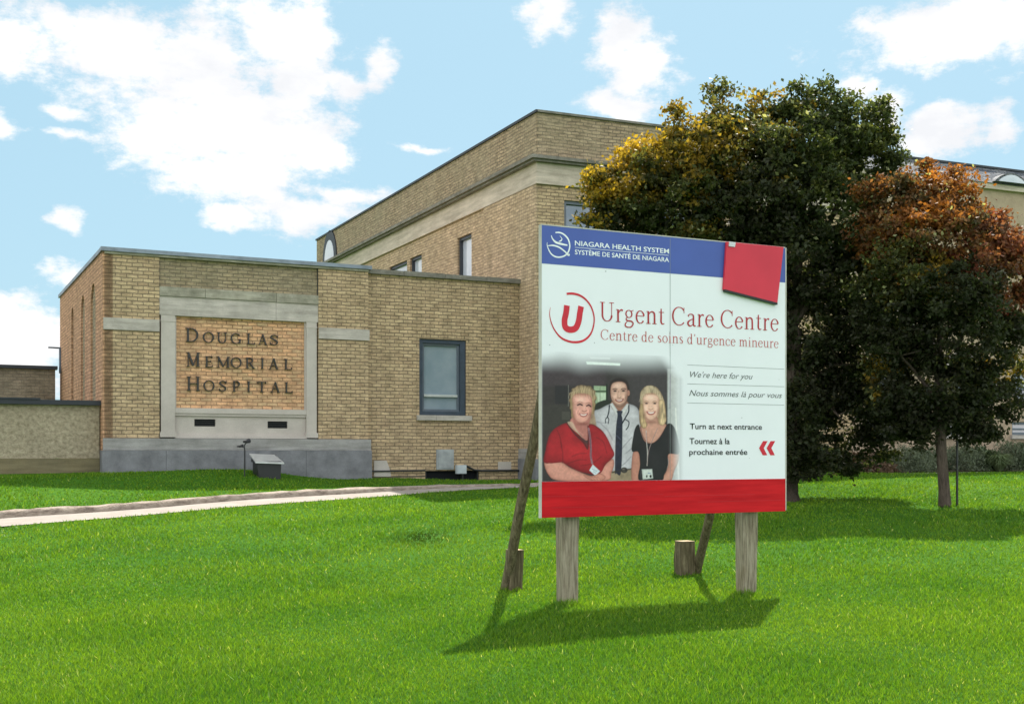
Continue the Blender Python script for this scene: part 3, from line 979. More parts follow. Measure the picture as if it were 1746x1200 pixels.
# bronze letters: (letter, left, right) in twice-and-a-bit enlarged photo columns
cr = lambda x, y: (160 + x / 2.728, 400 + y / 2.728)
LINES = [
    ('DOUGLAS', [(427, 487), (507, 560), (572, 622), (637, 687), (710, 750), (765, 808), (820, 858)], 433, 497),
    ('MEMORIAL', [(430, 495), (518, 553), (570, 635), (637, 688), (705, 752), (778, 791), (815, 860), (885, 922)], 546, 612),
    ('HOSPITAL', [(432, 495), (510, 562), (583, 617), (645, 680), (714, 728), (762, 802), (822, 868), (887, 925)], 659, 725),
]
HL = on(FB, .06)
for word, xs, yt, yb in LINES:
    zb = HL(*cr(xs[0][0], yb))[1]; zt = HL(*cr(xs[0][0], yt))[1]
    lin = bpy.data.objects.new('lettering', None); scene.collection.objects.link(lin); lin.parent = blk
    a_ = FB.w(HL(*cr(xs[0][0], yb))[0], .06, zb); lin.location = Vector(a_) - blk.location
    lin['label'] = 'bronze letters reading ' + word
    for i, (ch, (l, r)) in enumerate(zip(word, xs)):
        m = MB(FB); hgt = (zt - zb) * (1 if i == 0 else .77)
        TKs = None
        glyph(m, ch, HL(*cr(l, yb))[0], HL(*cr(r, yb))[0], zb, hgt, .055, .0995, .0012)
        m.build('letter', M['bronze'], lin, 'letter ' + ch)

# ------------------------------------------------------------------ link wall
HK = on(LK)
zLT = HK(700, 470)[1]
lk = thing('link_building', LK.w(W1 + 1.8, 1.5, .6), 'plain yellow brick link wall with one navy window beside the lettered entrance block', 'building')
a0, zt = HK(715, 577); a1, _ = HK(795, 577); zb = HK(755, 708)[1]
hole = [(a0, zb), (a1, zb), (a1, zt), (a0, zt)]
c0 = HK(725, 800)[0]; c1 = HK(817, 800)[0]; cz = HK(770, 802)[1]
m = MB(LK)
hole2 = [(c0, .45), (c1, .45), (c1, cz), (c0, cz)]
m.slab([(W1 - .05, gz0), (aL + .02, gz0), (aL + .02, zLT - .02), (W1 - .05, zLT - .02)], [hole, hole2], 0, .25)
m.box(W1 - .05, aL, .251, 6.5, gz0, zLT - .03, 'f')
m.poly([(W1 - .05, .5, gz0), (aL, .5, gz0), (aL, .5, zLT - .03), (W1 - .05, .5, zLT - .03)], [(0, 0)] * 4)
m.build('wall', M['brick'], lk)
xs = [W1 + .0, HK(687, 470)[0], HK(757, 470)[0], HK(828, 470)[0], aL + .03]
boxes('coping', LK, M['cornice'], lk, [(xs[i] + (.006 if i else 0), xs[i + 1] - (.006 if i < 3 else 0), -.07, .34, zLT - .019, zLT + .075 + (.006 if i % 2 else 0)) for i in range(4)])
# soldier course of upright bricks over the window
m = MB(LK)
k = 0; x = a0 - .07
while x < a1 + .05:
    m.box(x, x + .068, -.008, .0, zt + .004, zt + .21 + random.uniform(-.01, .01)); x += .08
m.build('soldier_course', M['brick'], lk)
# window
wn_ = MB(LK)
fw = .085
wn_.box(a0 + .004, a0 + fw, .03, .16, zb + .004, zt - .004); wn_.box(a1 - fw - .05, a1 - .004, .03, .16, zb + .004, zt - .004)
wn_.box(a0 + fw + .001, a1 - fw - .051, .032, .16, zt - fw, zt - .004); wn_.box(a0 + fw + .001, a1 - fw - .051, .032, .16, zb + .004, zb + fw)
win = wn_.build('window', M['navy'], lk)
m = MB(LK)
ia0, ia1, iz0, iz1 = a0 + fw + .002, a1 - fw - .052, zb + fw + .002, zt - fw - .002
rz = HK(750, 674)[1]
s_ = .045
m.box(ia0, ia0 + s_, .07, .14, iz0, iz1); m.box(ia1 - s_, ia1, .07, .14, iz0, iz1)
m.box(ia0 + s_ + .001, ia1 - s_ - .001, .072, .14, iz1 - s_, iz1); m.box(ia0 + s_ + .001, ia1 - s_ - .001, .072, .14, iz0, iz0 + s_)
m.build('frame', M['grey_frame'], win)
m = MB(LK); m.box(ia0 + s_ + .001, ia1 - s_ - .001, .055, .139, rz - .03, rz + .022); m.build('meeting_rail', M['alu'], win)
m = MB(LK); m.box(ia0 + s_, ia1 - s_, .115, .125, iz0 + s_, iz1 - s_); m.build('pane', M['glass'], win)
m = MB(LK); l_, r__ = HK(710, 712)[0], HK(803, 712)[0]
boxes('sill', LK, M['stone'], win, [(l_, (l_ + r__) / 2 - .2, -.06, .1, zb - .11, zb - .002), ((l_ + r__) / 2 - .194, r__, -.06, .1, zb - .11, zb - .002)])
# basement opening, steel hatch, meter box, blocked vents, conduit
m = MB(LK); m.box(c0 + .002, c1 - .002, .10, .2, .3, cz - .002); bw = m.build('basement_window', M['void'], lk)
m = MB(LK); cm = HK(790, 800)[0]
boxes('frame', LK, M['black'], bw, [(c0 + .002, c0 + .04, .03, .099, .46, cz - .003), (cm - .02, cm + .02, .03, .099, .46, cz - .003), (c1 - .04, c1 - .002, .03, .099, .46, cz - .003)])
h0, hz1 = HK(743.5, 766); h1, hz0 = HK(773, 800)
m = MB(LK); m.box(h0, h1, -.03, -.001, hz0, hz1); ht = m.build('steel_hatch', M['galv'], lk)
m = MB(LK); m.box(h0 + .04, h1 - .04, -.042, -.031, hz0 + .03, hz1 - .04); m.build('louvre', M['galv'], ht)
b0_, bz1 = HK(775, 792.5); b1_, bz0 = HK(790.5, 807)
m = MB(LK); m.box(b0_, b1_, -.16, -.043, bz0, bz1); mbx = m.build('meter_box', M['pale_metal'], lk)
m = MB(LK); m.box(b0_ + .02, b1_ - .02, -.168, -.161, bz0 + .02, bz1 - .02); m.build('cover', M['pale_metal'], mbx)
for (x0, x1, y0, y1) in ((637, 663, 785, 812), (849, 871, 787, 800)):
    p, q1 = HK(x0, y0); q, q0 = HK(x1, y1)
    m = MB(LK)
    if x0 < 700:
        m.extr([(p, q0), (q + .04, q0), (q + .02, q0 + .12), (q - .06, q1), (p, q1)], -.035, -.001)
    else:
        m.box(p, q, -.02, -.001, q0, q1)
    m.build('stone_block', M['stone_plain'], lk)
m = MB()
zz = HK(700, 802.5)[1]
m.tube([LK.w(W1 + .06, -.05, zz + .0), LK.w(c0 - .02, -.05, zz + .005)], .018, 6)
m.build('conduit', M['black'], lk); m = MB(); zz2 = HK(860, 802)[1]
m.tube([LK.w(b1_ + .01, -.06, zz2 + .12), LK.w(b1_ + .22, -.06, zz2 + .02), LK.w(b1_ + .4, -.06, zz2), LK.w(aL - .05, -.06, zz2)], .024, 6)
m.build('conduit', M['black'], lk)
m = MB(LK); p0 = HK(640, 812)[1]
m.box(W1 + .06, c0 - .01, -.012, -.001, p0 - .010, p0 + .004); m.build('base_joint', M['black_trim'], lk)

# ------------------------------------------------------------------ two storey hospital
mn = thing('hospital_building', MF.w(3, 3, .7), 'tall buff brick hospital with deep brick parapet and pale stone frieze', 'building')
HM = on(ML); HF = on(MF)
zTop = HM(917, 188)[1]; zC1 = HM(917, 268)[1]; zC0 = HM(917, 278)[1]; zFr = HM(917, 314)[1]
Lm = HM(541, 500)[0]
print('heights', ZT, zTop, zC0, zFr, 'len', Lm, 'aL', aL, 'W1', W1)
# left wall
holes = []; wins = []


def mwin(x0, x1, y0, y1, h_=None, fr=HM):
    A, z1_ = fr(x0, y0); B, _ = fr(x1, y0); z0_ = fr((x0 + x1) / 2, y1)[1]
    if A > B: A, B = B, A
    return (A, B, z0_, z1_)


WL = [mwin(780, 804, 399, 485), mwin(699, 719, 434, 485), mwin(664, 694, 449, 480)]
WL[0] = (WL[0][0], WL[0][1], 3.6, HM(804, 393)[1] - .05)
WL[1] = (WL[1][0], WL[1][1], 3.6, WL[0][3])
WL[2] = (WL[2][0], WL[2][1], 3.6, WL[0][3])
rect = lambda w: [(w[0], w[2]), (w[1], w[2]), (w[1], w[3]), (w[0], w[3])]
m = MB(ML)
m.slab([(0, gz0), (Lm, gz0), (Lm, zFr), (0, zFr)], [rect(w) for w in WL], 0, .22)
m.build('left_wall', M['brick_main'], mn)
m = MB(ML)
pz = HM(828, 400)[0]
m.box(.002, pz, -.05, -.001, gz0, zFr - .003); m.build('corner_pier', M['brick_main'], mn)


def window(fr, w, parent, frame='dark_frame', glass='glass_pale', sill=True, rail=.38):
    A, B, z0_, z1_ = w; t_ = .07
    m = MB(fr)
    m.box(A + .003, A + t_, .05, .15, z0_ + .003, z1_ - .003); m.box(B - t_, B - .003, .05, .15, z0_ + .003, z1_ - .003)
    m.box(A + t_ + .001, B - t_ - .001, .052, .15, z1_ - t_, z1_ - .003); m.box(A + t_ + .001, B - t_ - .001, .052, .15, z0_ + .003, z0_ + t_)
    if rail: m.box(A + t_ + .001, B - t_ - .001, .07, .145, z0_ + (z1_ - z0_) * rail, z0_ + (z1_ - z0_) * rail + .05)
    wo_ = m.build('window', M[frame], parent)
    m = MB(fr); m.box(A + t_, B - t_, .125, .135, z0_ + t_, z1_ - t_); m.build('pane', M[glass], wo_)
    if sill:
        m = MB(fr); m.box(A - .06, B + .06, -.07, .1, z0_ - .1, z0_ - .002); m.build('sill', M['stone'], wo_)
    return wo_


for w in WL: window(ML, w, mn, sill=False)
# front: wall with two rows of windows as far as the wing on the right
aW = HF(1452, 500)[0]; aE = 24.0
wf = []
f0 = mwin(962, 1008, 341, 386, fr=HF)
fz1 = f0[3]; fz0 = fz1 - 1.55
x = f0[0]
row2 = []
while x + 1.1 < aW - .3:
    row2.append((x, x + 1.0, fz0, fz1)); x += 2.3
row1 = [(a, b, .9 + .55, .9 + 2.25) for a, b, _, _ in row2]
m = MB(MF)
m.slab([(0.0, gz0), (aW, gz0), (aW, zFr), (0.0, zFr)], [rect(w) for w in row2 + row1], 0, .22)
m.build('front_wall', M['brick'], mn)
for w in row2 + row1: window(MF, w, mn, 'grey_frame', 'glass_dark')
zq0 = HM(905, 757)[1] - .1; zq1 = HM(905, 782)[1]
boxes('plinth_ledge', ML, M['plinth_cap'], mn, [(.003, pz - .02, -.075, -.051, zq1 + .002, zq0)])
boxes('plinth', ML, M['plinth'], mn, [(.0, pz - .01, -.09, -.0515, gz0, zq1)])
boxes('plinth', MF, M['plinth'], mn, [(-.08, aW, -.05, -.001, gz0, zq1)])
# frieze, cornice, parapet: mitred by running each run past the corner on its own side
m = MB(ML)
m.box(-.06, Lm, -.06, .22, zFr, zC0 - .002)
m.build('frieze', M['frieze'], mn)
m = MB(MF)
m.box(-.045, aW, -.063, .22, zFr + .001, zC0 - .003); m.build('frieze', M['frieze'], mn)
m = MB(ML); m.box(-.16, Lm, -.17, .25, zC0, zC0 + .05); m.box(-.22, Lm, -.23, .25, zC0 + .051, zC1)
m.build('cornice', M['cornice'], mn)
m = MB(MF); m.box(-.12, aW, -.165, .25, zC0 + .002, zC0 + .049); m.box(-.16, aW, -.225, .25, zC0 + .053, zC1 - .002)
m.build('cornice', M['cornice'], mn)
m = MB(ML); m.box(.02, Lm, -.02, .3, zC1 + .001, zTop - .05); pl_ = m.build('parapet', M['brick_parapet'], mn)
m = MB(MF); m.box(-.01, aW, -.0, .3, zC1 + .001, zTop - .052); pf_ = m.build('parapet', M['brick_parapet'], mn)
m = MB(ML); m.box(-.03, Lm + .03, -.06, .34, zTop - .049, zTop + .005); m.build('parapet_cap', M['black_trim'], mn)
m = MB(MF); m.box(-.02, aW, -.05, .34, zTop - .047, zTop + .002); m.build('parapet_cap', M['cornice'], mn)
# arched opening at the far end of the long parapet
A, z1_ = HM(553, 408); B, _ = HM(576, 408); z0_ = HM(564, 446)[1]
A, B = min(A, B), max(A, B)
m = MB(ML); m.extr(arch(A + .0, B, z0_, z1_ - .1, 10), -.06, -.021); aw_ = m.build('arched_window', M['black_trim'], mn)
m = MB(ML); m.extr(arch(A + .22, B - .25, z0_ + .05, z1_ - .35, 10), -.075, -.061); m.build('pane', M['glass_pale'], aw_)
# body and flat roof
m = MB(MF)
bl = MF.inv(*ML.w(Lm, .2)[:2])
m.prism([(.3, .35), (aE - .1, .35), (aE - .1, 12), (bl[0], bl[1])], zFr - 1, zTop - .3); m.build('roof', M['black_trim'], mn)

# wing on the right, under a slate roof with an eyebrow dormer
wg = thing('hospital_wing', MF.w((aW + aE) / 2, 3, .8), 'tan rendered wing with a grey slate roof strip and eyebrow dormer, behind the trees', 'building')
zS = HF(1746, 321)[1]; zS2 = HF(1746, 330)[1]; zR = HF(1640, 277)[1]
u0, uz1 = HF(1728, 632); u1_, uz0 = HF(1752, 662)
rowu = []; rowd = []
dz1 = HF(1735, 719)[1]; dz0 = HF(1735, 748)[1]
for k in range(-3, 4):
    a = u0 + k * 2.35
    if a > aW + .4 and a + 1.05 < aE:
        rowu.append((a, a + 1.0, uz0 - .35, uz1)); rowd.append((a - .05, a + 1.0, dz0 + .1, dz1))
m = MB(MF); m.slab([(aW + .004, gz0), (aE, gz0), (aE, zS2), (aW + .004, zS2)], [rect(w) for w in rowu + rowd], 0.0, .22)
m.box(aW + .004, aE, .5, .6, gz0, zS2 - .01)
m.build('wall', M['tan'], wg)
for w in rowu + rowd: window(MF, w, wg, 'grey_frame', 'glass_dark')
m = MB(MF); m.box(aW + .004, aE, -.10, .22, zS2, zS - .001); m.build('eaves_band', M['frieze'], wg)
m = MB(MF)
zRr = zR + .06
m.poly([(aW + .004, -.14, zS), (aE, -.14, zS), (aE, .35, zRr), (aW + .004, .35, zRr)], [(aW, 0), (aE, 0), (aE, 1.3), (aW, 1.3)])
m.poly([(aW + .004, .35, zRr), (aE, .35, zRr), (aE, .9, zS), (aW + .004, .9, zS)], [(aW, 0), (aE, 0), (aE, 1.3), (aW, 1.3)])
m.poly([(aW + .004, -.14, zS), (aE, -.14, zS), (aE, .9, zS), (aW + .004, .9, zS)], [(aW, 0), (aE, 0), (aE, 1.3), (aW, 1.3)])
m.poly([(aW + .004, -.14, zS), (aW + .004, .35, zRr), (aW + .004, .9, zS)], [(0, 0), (.5, 1), (1, 0)])
m.build('slate_roof', M['slate'], wg)
m = MB(MF); m.box(aW, aE, .30, .42, zRr - .02, zRr + .03); m.build('ridge_cap', M['black_trim'], wg)
dx0 = HF(1686, 315)[0]; dx1 = HF(1744, 315)[0]; dzc = zS + .04
eye = [(dx0 + (dx1 - dx0) * k / 12, dzc + .25 * math.sin(math.pi * k / 12) ** .8) for k in range(13)]
m = MB(MF); m.extr(eye[::-1], -.20, .15); dm = m.build('eyebrow_dormer', M['slate'], wg)
m = MB(MF); m.extr([(dx0 + .12 + (dx1 - dx0 - .24) * k / 12, dzc + .01 + .19 * math.sin(math.pi * k / 12) ** .8) for k in range(13)][::-1], -.215, -.201); m.build('pane', M['glass'], dm)

# ------------------------------------------------------------------ annexes at the left
an = thing('stucco_annex', FB.w(-3, 2, .8), 'low pebble stucco annex with a black roof edge, left of the entrance block', 'building')
AN = Frame(FB.w(0, .30), UD, VD); HA = on(AN)
zA = HA(90, 690)[1]; zAb = HA(90, 781)[1]
m = MB(AN); m.box(-8, -.055, 0, 3.0, zAb, zA); m.build('wall', M['stucco'], an)
m = MB(AN); m.box(-8, -.055, -.03, .1, gz0, zAb - .002); m.build('base_board', M['timber_base'], an)
m = MB(AN); m.box(-8.05, -.0, -.10, .1, zA + .002, zA + .09); m.box(-8.05, -1.1, -.12, .1, zA + .091, zA + .12); m.box(-8.05, -.2, .101, 3.0, zA + .002, zA + .06)
m.build('roof_edge', M['black_trim'], an)
rb = thing('rear_annex', FB.w(-6, 8, .8), 'dark weathered brick annex with a black coping, far left behind the stucco annex', 'building')
RA = Frame(FB.w(0, 7.0), UD, VD); HR = on(RA)
zRA = HR(60, 629)[1]
m = MB(RA); m.box(-12, -.35, 0, 5, gz0, zRA); m.build('wall', M['brick_dark'], rb)
m = MB(RA); m.box(-12.1, -.3, -.08, .3, zRA + .002, zRA + .08); m.build('coping', M['black_trim'], rb)

# ------------------------------------------------------------------ yard fittings
FBX = Frame(FB.w(0, -1.0), UD, VD); HB = on(FBX)
bx0, bz0_ = HB(437, 811); bx1, _ = HB(480, 811); bzt = HB(440, 774)[1]; bzf = HB(470, 786)[1]
gzb = float(ground_z(*FBX.w((bx0 + bx1) / 2, .2)[:2]))
ub = thing('utility_box', FBX.w((bx0 + bx1) / 2, .2, gzb), 'small black box with a sloping pale lid standing by the grey plinth', 'box')
m = MB(FBX)
ztop_f, ztop_b = bzf, bzt - .01
w0, w1 = bx0 + .0, bx1 - .02
m.extr([(w0 + .06, gzb - .05), (w1, gzb - .05), (w1 + .02, ztop_f), (w0, ztop_f)], 0, .02)
m.box(w0 + .03, w1, .0205, .42, gzb - .05, ztop_f - .01)
for s_a in (w0 - .0, w1 + .0):
    m.poly([(s_a, 0.0, ztop_f - .02), (s_a, .42, ztop_f - .02), (s_a, .42, ztop_b), ], [(0, 0)] * 3)
m.build('body', M['black'], ub)
m = MB(FBX)
for dz in (0,):
    A_ = [(w0 - .03, -.05, ztop_f - .01), (w1 + .06, -.05, ztop_f - .03), (w1 + .0, .45, ztop_b), (w0 - .03, .45, ztop_b + .02)]
    m.poly(A_, [(0, 0)] * 4); B_ = [(p[0], p[1], p[2] - .025) for p in A_]; m.poly(B_[::-1], [(0, 0)] * 4)
    for i in range(4): m.poly([A_[i], A_[(i + 1) % 4], B_[(i + 1) % 4], B_[i]], [(0, 0)] * 4)
m.build('lid', M['alu'], ub)

fx, fz = HB(417, 752); gzf = float(ground_z(*FBX.w(fx, 0)[:2]))
fl = thing('garden_spotlight', FBX.w(fx, 0, gzf), 'thin black stake with two small floodlights in front of the plinth', 'spotlight')
c = Vector(FBX.w(fx, 0, 0))
m = MB(); m.tube([c + Vector((0, 0, gzf - .1)), c + Vector((0, 0, fz - .12))], .012, 6); m.build('pole', M['black'], fl)
ux = Vector((UD[0], UD[1], 0)); uy = Vector((VD[0], VD[1], 0))
m = MB(); top = c + Vector((0, 0, fz - .12))
m.tube([top, top + Vector((0, 0, .05)), top + ux * .04 + Vector((0, 0, .10))], .011, 6); m.tube([top, top - ux * .08 + Vector((0, 0, .02))], .011, 6)
m.build('bracket', M['black'], fl)
for off, r0, r1 in ((ux * .02 + Vector((0, 0, .11)), .03, .045), (-ux * .10 + Vector((0, 0, .02)), .02, .026)):
    m = MB(); p = top + off
    m.tube([p - uy * .05 - ux * .05, p + ux * .02 + uy * .02, p + ux * .08 + uy * .06 + Vector((0, 0, .02))], [r0 * .6, r0, r1], 10)
    m.build('lamp_head', M['black'], fl)

# ------------------------------------------------------------------ the billboard
S0 = np.array([(922 - CX) / F * 9.24, 9.24])
SG = Frame(S0, UD, VD); HG = on(SG)
SW = HG(1340, 600)[0]
zt_, zb_ = HG(923, 383)[1], HG(922, 883)[1]
zblue, zred = HG(922, 449)[1], HG(922, 821)[1]
sgn = thing('billboard_sign', SG.w(SW / 2, .1, 0), 'large white urgent care sign with blue top and red bottom bands on two timber posts', 'sign')
m = MB(SG); m.box(.008, SW - .008, .0, .022, zb_ + .004, zt_ - .004)
m.build('panel', M['sign_white'], sgn)
m = MB(SG)
boxes('edge_trim', SG, M['sign_edge'], sgn, [(-.004, .0075, -.003, .03, zb_, zt_), (SW - .0075, SW + .004, -.003, .03, zb_ + .01, zt_), (.008, SW - .008, -.003, .03, zt_ - .0035, zt_ + .005)])
boxes('rail', SG, M['timber_brown'], sgn, [(.05, SW - .05, .0225, .06, zb_ + .1, zb_ + .19), (.05, SW - .05, .0225, .06, zt_ - .25, zt_ - .16), (.05, SW - .05, .0225, .06, 1.75, 1.84)])


def decal(name, mat, pts, b, label=None):
    m = MB(SG); m.poly([(p[0], b, p[1]) for p in pts], pts); return m.build(name, M[mat], sgn, label)


m = MB(SG); m.box(.008, SW - .008, -.0015, -.0002, zblue, zt_ - .004); m.build('blue_band', M['sign_blue'], sgn)
m = MB(SG); m.box(.009, SW - .008, -.004, -.0003, zb_ + .002, zred)
m.build('red_band', M['sign_red'], sgn)
boxes('board_seam', SG, M['print_dred'], sgn, [(a0_, a1_, -.0046, -.0041, zz, zz + .0022) for zz, a0_, a1_ in ((zb_ + .17, .02, 1.15), (zb_ + .155, 1.16, 2.1), (zb_ + .1, 1.5, SW - .06), (zb_ + .08, .1, .9))])
sx = HG(1142.5, 600)[0]
m = MB(SG); m.box(sx - .0016, sx + .0016, -.0022, -.0001, zred, zt_ - .01); m.build('panel_joint', M['line_grey'], sgn)
# red cover board screwed over the top right corner
c5 = lambda x, y: SG.hit(910 + x / 3.968, 370 + y / 3.968, -.03)
m = MB(SG)
cb_ = [c5(1287, 489), c5(1650, 580), c5(1692, 204), c5(1308, 168)]
m.extr(cb_, -.028, -.006); rc = m.build('cover_board', M['board_red'], sgn, 'red painted square board fixed over the upper right corner')
m = MB(SG)
e1, e2 = c5(1293, 489), c5(1650, 580)
m.extr([(e1[0], e1[1] - .018), (e2[0], e2[1] - .018), (e2[0], e2[1]), (e1[0], e1[1])], -.030, -.0055); m.build('edge', M['print_black'], rc)
m = MB(SG)
p = c5(1340, 178); m.extr([(p[0] - .035, p[1] - .03), (p[0] + .03, p[1] - .03), (p[0] + .038, p[1] + .01), (p[0] - .03, p[1] + .012)], -.036, -.0285); m.build('bracket', M['alu'], rc)

# flat printed strokes
def stroke(m, pts, w, b, closed=False, sp=True):
    """pts: enlarged-photo points mapped onto the sign face; w widths in metres"""
    P_ = spline(pts, 8, closed) if sp else pts
    if closed: P_ = P_ + [P_[0]]
    n = len(P_)
    ws = [float(np.interp(i / (n - 1), np.linspace(0, 1, len(w)), w)) for i in range(n)] if isinstance(w, (list, tuple)) else [w] * n
    ribbon(m, P_, ws, lambda x, y: (x, y), b)


S5 = lambda pts: [HG(910 + x / 3.968, 370 + y / 3.968) for x, y in pts]
# ribbon() scales widths by |fmap(0,1)-fmap(0,0)| = 1 here
m = MB(SG)
stroke(m, S5([(146, 106), (175, 106), (205, 120), (232, 150), (243, 190), (238, 225), (222, 252), (190, 270), (150, 270), (118, 250), (98, 215), (90, 190), (91, 172)]), [.009, .012, .014, .012, .012, .012, .012, .010, .007, .003], -.0020)
stroke(m, S5([(118, 125), (128, 150), (150, 172), (185, 183), (228, 192)]), [.006, .011, .017, .017, .010], -.0022)
stroke(m, S5([(93, 196), (130, 193), (170, 205), (205, 230), (235, 258)]), [.005, .013, .013, .012, .012], -.0024)
stroke(m, S5([(176, 128), (190, 148), (182, 162), (168, 166)]), [.003, .007, .012, .004], -.0026)
stroke(m, S5([(226, 252), (236, 258), (238, 250)]), [.015, .017, .015], -.0028)
m.build('emblem', M['print_white'], sgn, 'white swirling circle emblem on the blue band')
m = MB(SG)
stroke(m, S5([(222, 520), (262, 518), (310, 530), (355, 562), (390, 612), (408, 680), (402, 745), (378, 800), (330, 838), (265, 846), (200, 826), (155, 785), (122, 725), (107, 660), (113, 610)]), [.017, .019, .017, .015, .013, .012, .014, .017, .019, .017, .013, .010, .006, .002], -.0020)
m.build('emblem', M['print_red'], sgn, 'open red circle round the letter U'); m = MB(SG)
stroke(m, S5([(224, 598), (218, 650), (208, 700), (214, 745), (245, 762), (282, 752), (302, 710), (312, 650), (320, 604)]), .052, -.0022)
m.build('emblem', M['print_red'], sgn, 'slanted bold red letter U')
m = MB(SG)
S8 = lambda pts: [HG(1160 + x / 6, 600 + y / 6) for x, y in pts]
for dx in (0, 78):
    m = MB(SG); a = S8([(845 + dx, 910), (892 + dx, 910), (852 + dx, 982), (888 + dx, 1055), (842 + dx, 1055), (804 + dx, 982)])
    m.poly([(p[0], -.002, p[1]) for p in (a[0], a[1], a[2], a[5])], [(0, 0)] * 4)
    m.poly([(p[0], -.002, p[1]) for p in (a[5], a[2], a[3], a[4])], [(0, 0)] * 4)
    m.build('chevron', M['print_red'], sgn, 'red chevron pointing left')
for (x0, y0, x1, y1) in ((70, 132, 1062, 175), (70, 325, 1062, 355), (70, 520, 1062, 542)):
    m = MB(SG); p, q = S8([(x0, y0), (x1, y1)]); stroke(m, [p, q], .0032, -.0018, sp=False); m.build('ruled_line', M['line_grey'], sgn)


def serif_line(text, x0, x1, z0, cap, mat, b, label, tk=1.0):
    lin = bpy.data.objects.new('lettering', None); scene.collection.objects.link(lin); lin.parent = sgn
    lin.location = Vector(SG.w(x0, b, z0)) - sgn.location; lin['label'] = label
    pos = []; cx_ = 0
    for ch in text:
        adv, st = G[ch]; pos.append(cx_); cx_ += adv + .04
    k = (x1 - x0) / (cx_ - .1)
    j = 0
    for ch, p in zip(text, pos):
        if ch == ' ': continue
        m = MB(SG)
        for ps, ws in G[ch][1]:
            ribbon(m, ps, [w * tk for w in ws], lambda x, y: (x0 + (x + p - .03) * k, z0 + y * cap), b - (j % 9) * .00018); j += 1
        m.build('letter', M[mat], lin)
    return lin


L1, zl = HG(1023, 547.5); L2, _ = HG(1327, 560); capz = HG(1023, 514.5)[1] - zl
serif_line('Urgent Care Centre', L1, L2, zl, capz, 'print_dred', -.0020, 'red serif line reading Urgent Care Centre', .82)
L1, zl = HG(1024, 579); L2, _ = HG(1327, 593); capz = HG(1024, 561)[1] - zl
serif_line("Centre de soins d'urgence mineure", L1, L2, zl, capz, 'print_red2', -.0020, "thin red line reading Centre de soins d'urgence mineure", .74)


def text_line(body, x0, x1, z0, cap, mat, label, shear=0.0, off=0.0, b=-.0022, spacing=1.0):
    cu = bpy.data.curves.new('t', 'FONT'); cu.body = body; cu.shear = shear; cu.offset = off; cu.space_character = spacing
    cu.resolution_u = 4
    ob = bpy.data.objects.new('t', cu); scene.collection.objects.link(ob)
    bpy.context.view_layer.update()
    dg = bpy.context.evaluated_depsgraph_get()
    me = bpy.data.meshes.new_from_object(ob.evaluated_get(dg))
    co = np.empty(len(me.vertices) * 3, np.float32); me.vertices.foreach_get('co', co); co = co.reshape(-1, 3)
    lo, hi = co[:, 0].min(), co[:, 0].max()
    a = x0 + (co[:, 0] - lo) / (hi - lo) * (x1 - x0); z = z0 + co[:, 1] / .73 * cap
    base = wloc(sgn)
    xy = SG.o[None] + SG.x[None] * a[:, None] + SG.y[None] * b
    out = np.column_stack([xy, z]) - np.array(base)
    me.vertices.foreach_set('co', out.astype(np.float32).ravel()); me.update()
    me.materials.clear(); me.materials.append(M[mat])
    bpy.data.objects.remove(ob)
    o = bpy.data.objects.new('lettering', me); scene.collection.objects.link(o); o.parent = sgn; o['label'] = label
    return o


def tl(body, px0, py0, px1, caph, mat, label, **kw):
    a0_, z0_ = HG(px0, py0); a1_, _ = HG(px1, py0)
    text_line(body, a0_, a1_, z0_, HG(px0, py0 - caph)[1] - z0_, mat, label, **kw)


tl('NIAGARA HEALTH SYSTEM', 980, 418.5, 1140.5, 8.6, 'print_white', 'white capitals reading NIAGARA HEALTH SYSTEM', off=.012)
tl('SYSTÈME DE SANTÉ DE NIAGARA', 980, 433.5, 1140.5, 8.2, 'print_white', 'white capitals reading SYSTÈME DE SANTÉ DE NIAGARA', off=.012)
m = MB(SG); p = HG(980, 421.8); q = HG(1140, 421.8); stroke(m, [p, (q[0], p[1])], .0035, -.0021, sp=False); m.build('ruled_line', M['print_white'], sgn)
tl("We're here for you", 1176.5, 643, 1283, 10.5, 'print_grey', "grey italics reading We're here for you", shear=.32, off=-.004)
tl('Nous sommes là pour vous', 1175, 674.5, 1333, 10.5, 'print_grey', 'grey italics reading Nous sommes là pour vous', shear=.32, off=-.004)
tl('Turn at next entrance', 1176, 731, 1299, 10, 'print_black', 'black line reading Turn at next entrance', off=.014)
tl('Tournez à la', 1175.5, 756.5, 1244, 10.5, 'print_black', 'black line reading Tournez à la', off=.014)
tl('prochaine entrée', 1175, 775, 1274, 10, 'print_black', 'black line reading prochaine entrée', off=.014)
for (x, y, r) in ((487, 368, .005), (920, 780, .004), (940, 866, .003), (108, 865, .004), (410, 850, .004), (1405, 415, .0)):
    if r:
        m = MB(SG); p = S5([(x, y)])[0]; m.poly([(p[0] + r * math.cos(k), -.0022, p[1] + r * math.sin(k)) for k in np.arange(0, 6.2, .8)], [(0, 0)] * 8); m.build('screw', M['line_grey'], sgn)
for (x, y, r) in ((628, 672, .004), (1008, 282, .003), (705, 1085, .003)):
    m = MB(SG); p = S8([(x, y)])[0]; m.poly([(p[0] + r * math.cos(k), -.0022, p[1] + r * math.sin(k)) for k in np.arange(0, 6.2, .8)], [(0, 0)] * 8); m.build('screw', M['line_grey'], sgn)


# -------- the printed photograph of three people (a flat print, coloured point by point)
def srgb(c): 
    c = np.array(c, float) / 255
    return np.where(c <= .04045, c / 12.92, ((c + .055) / 1.055) ** 2.4)


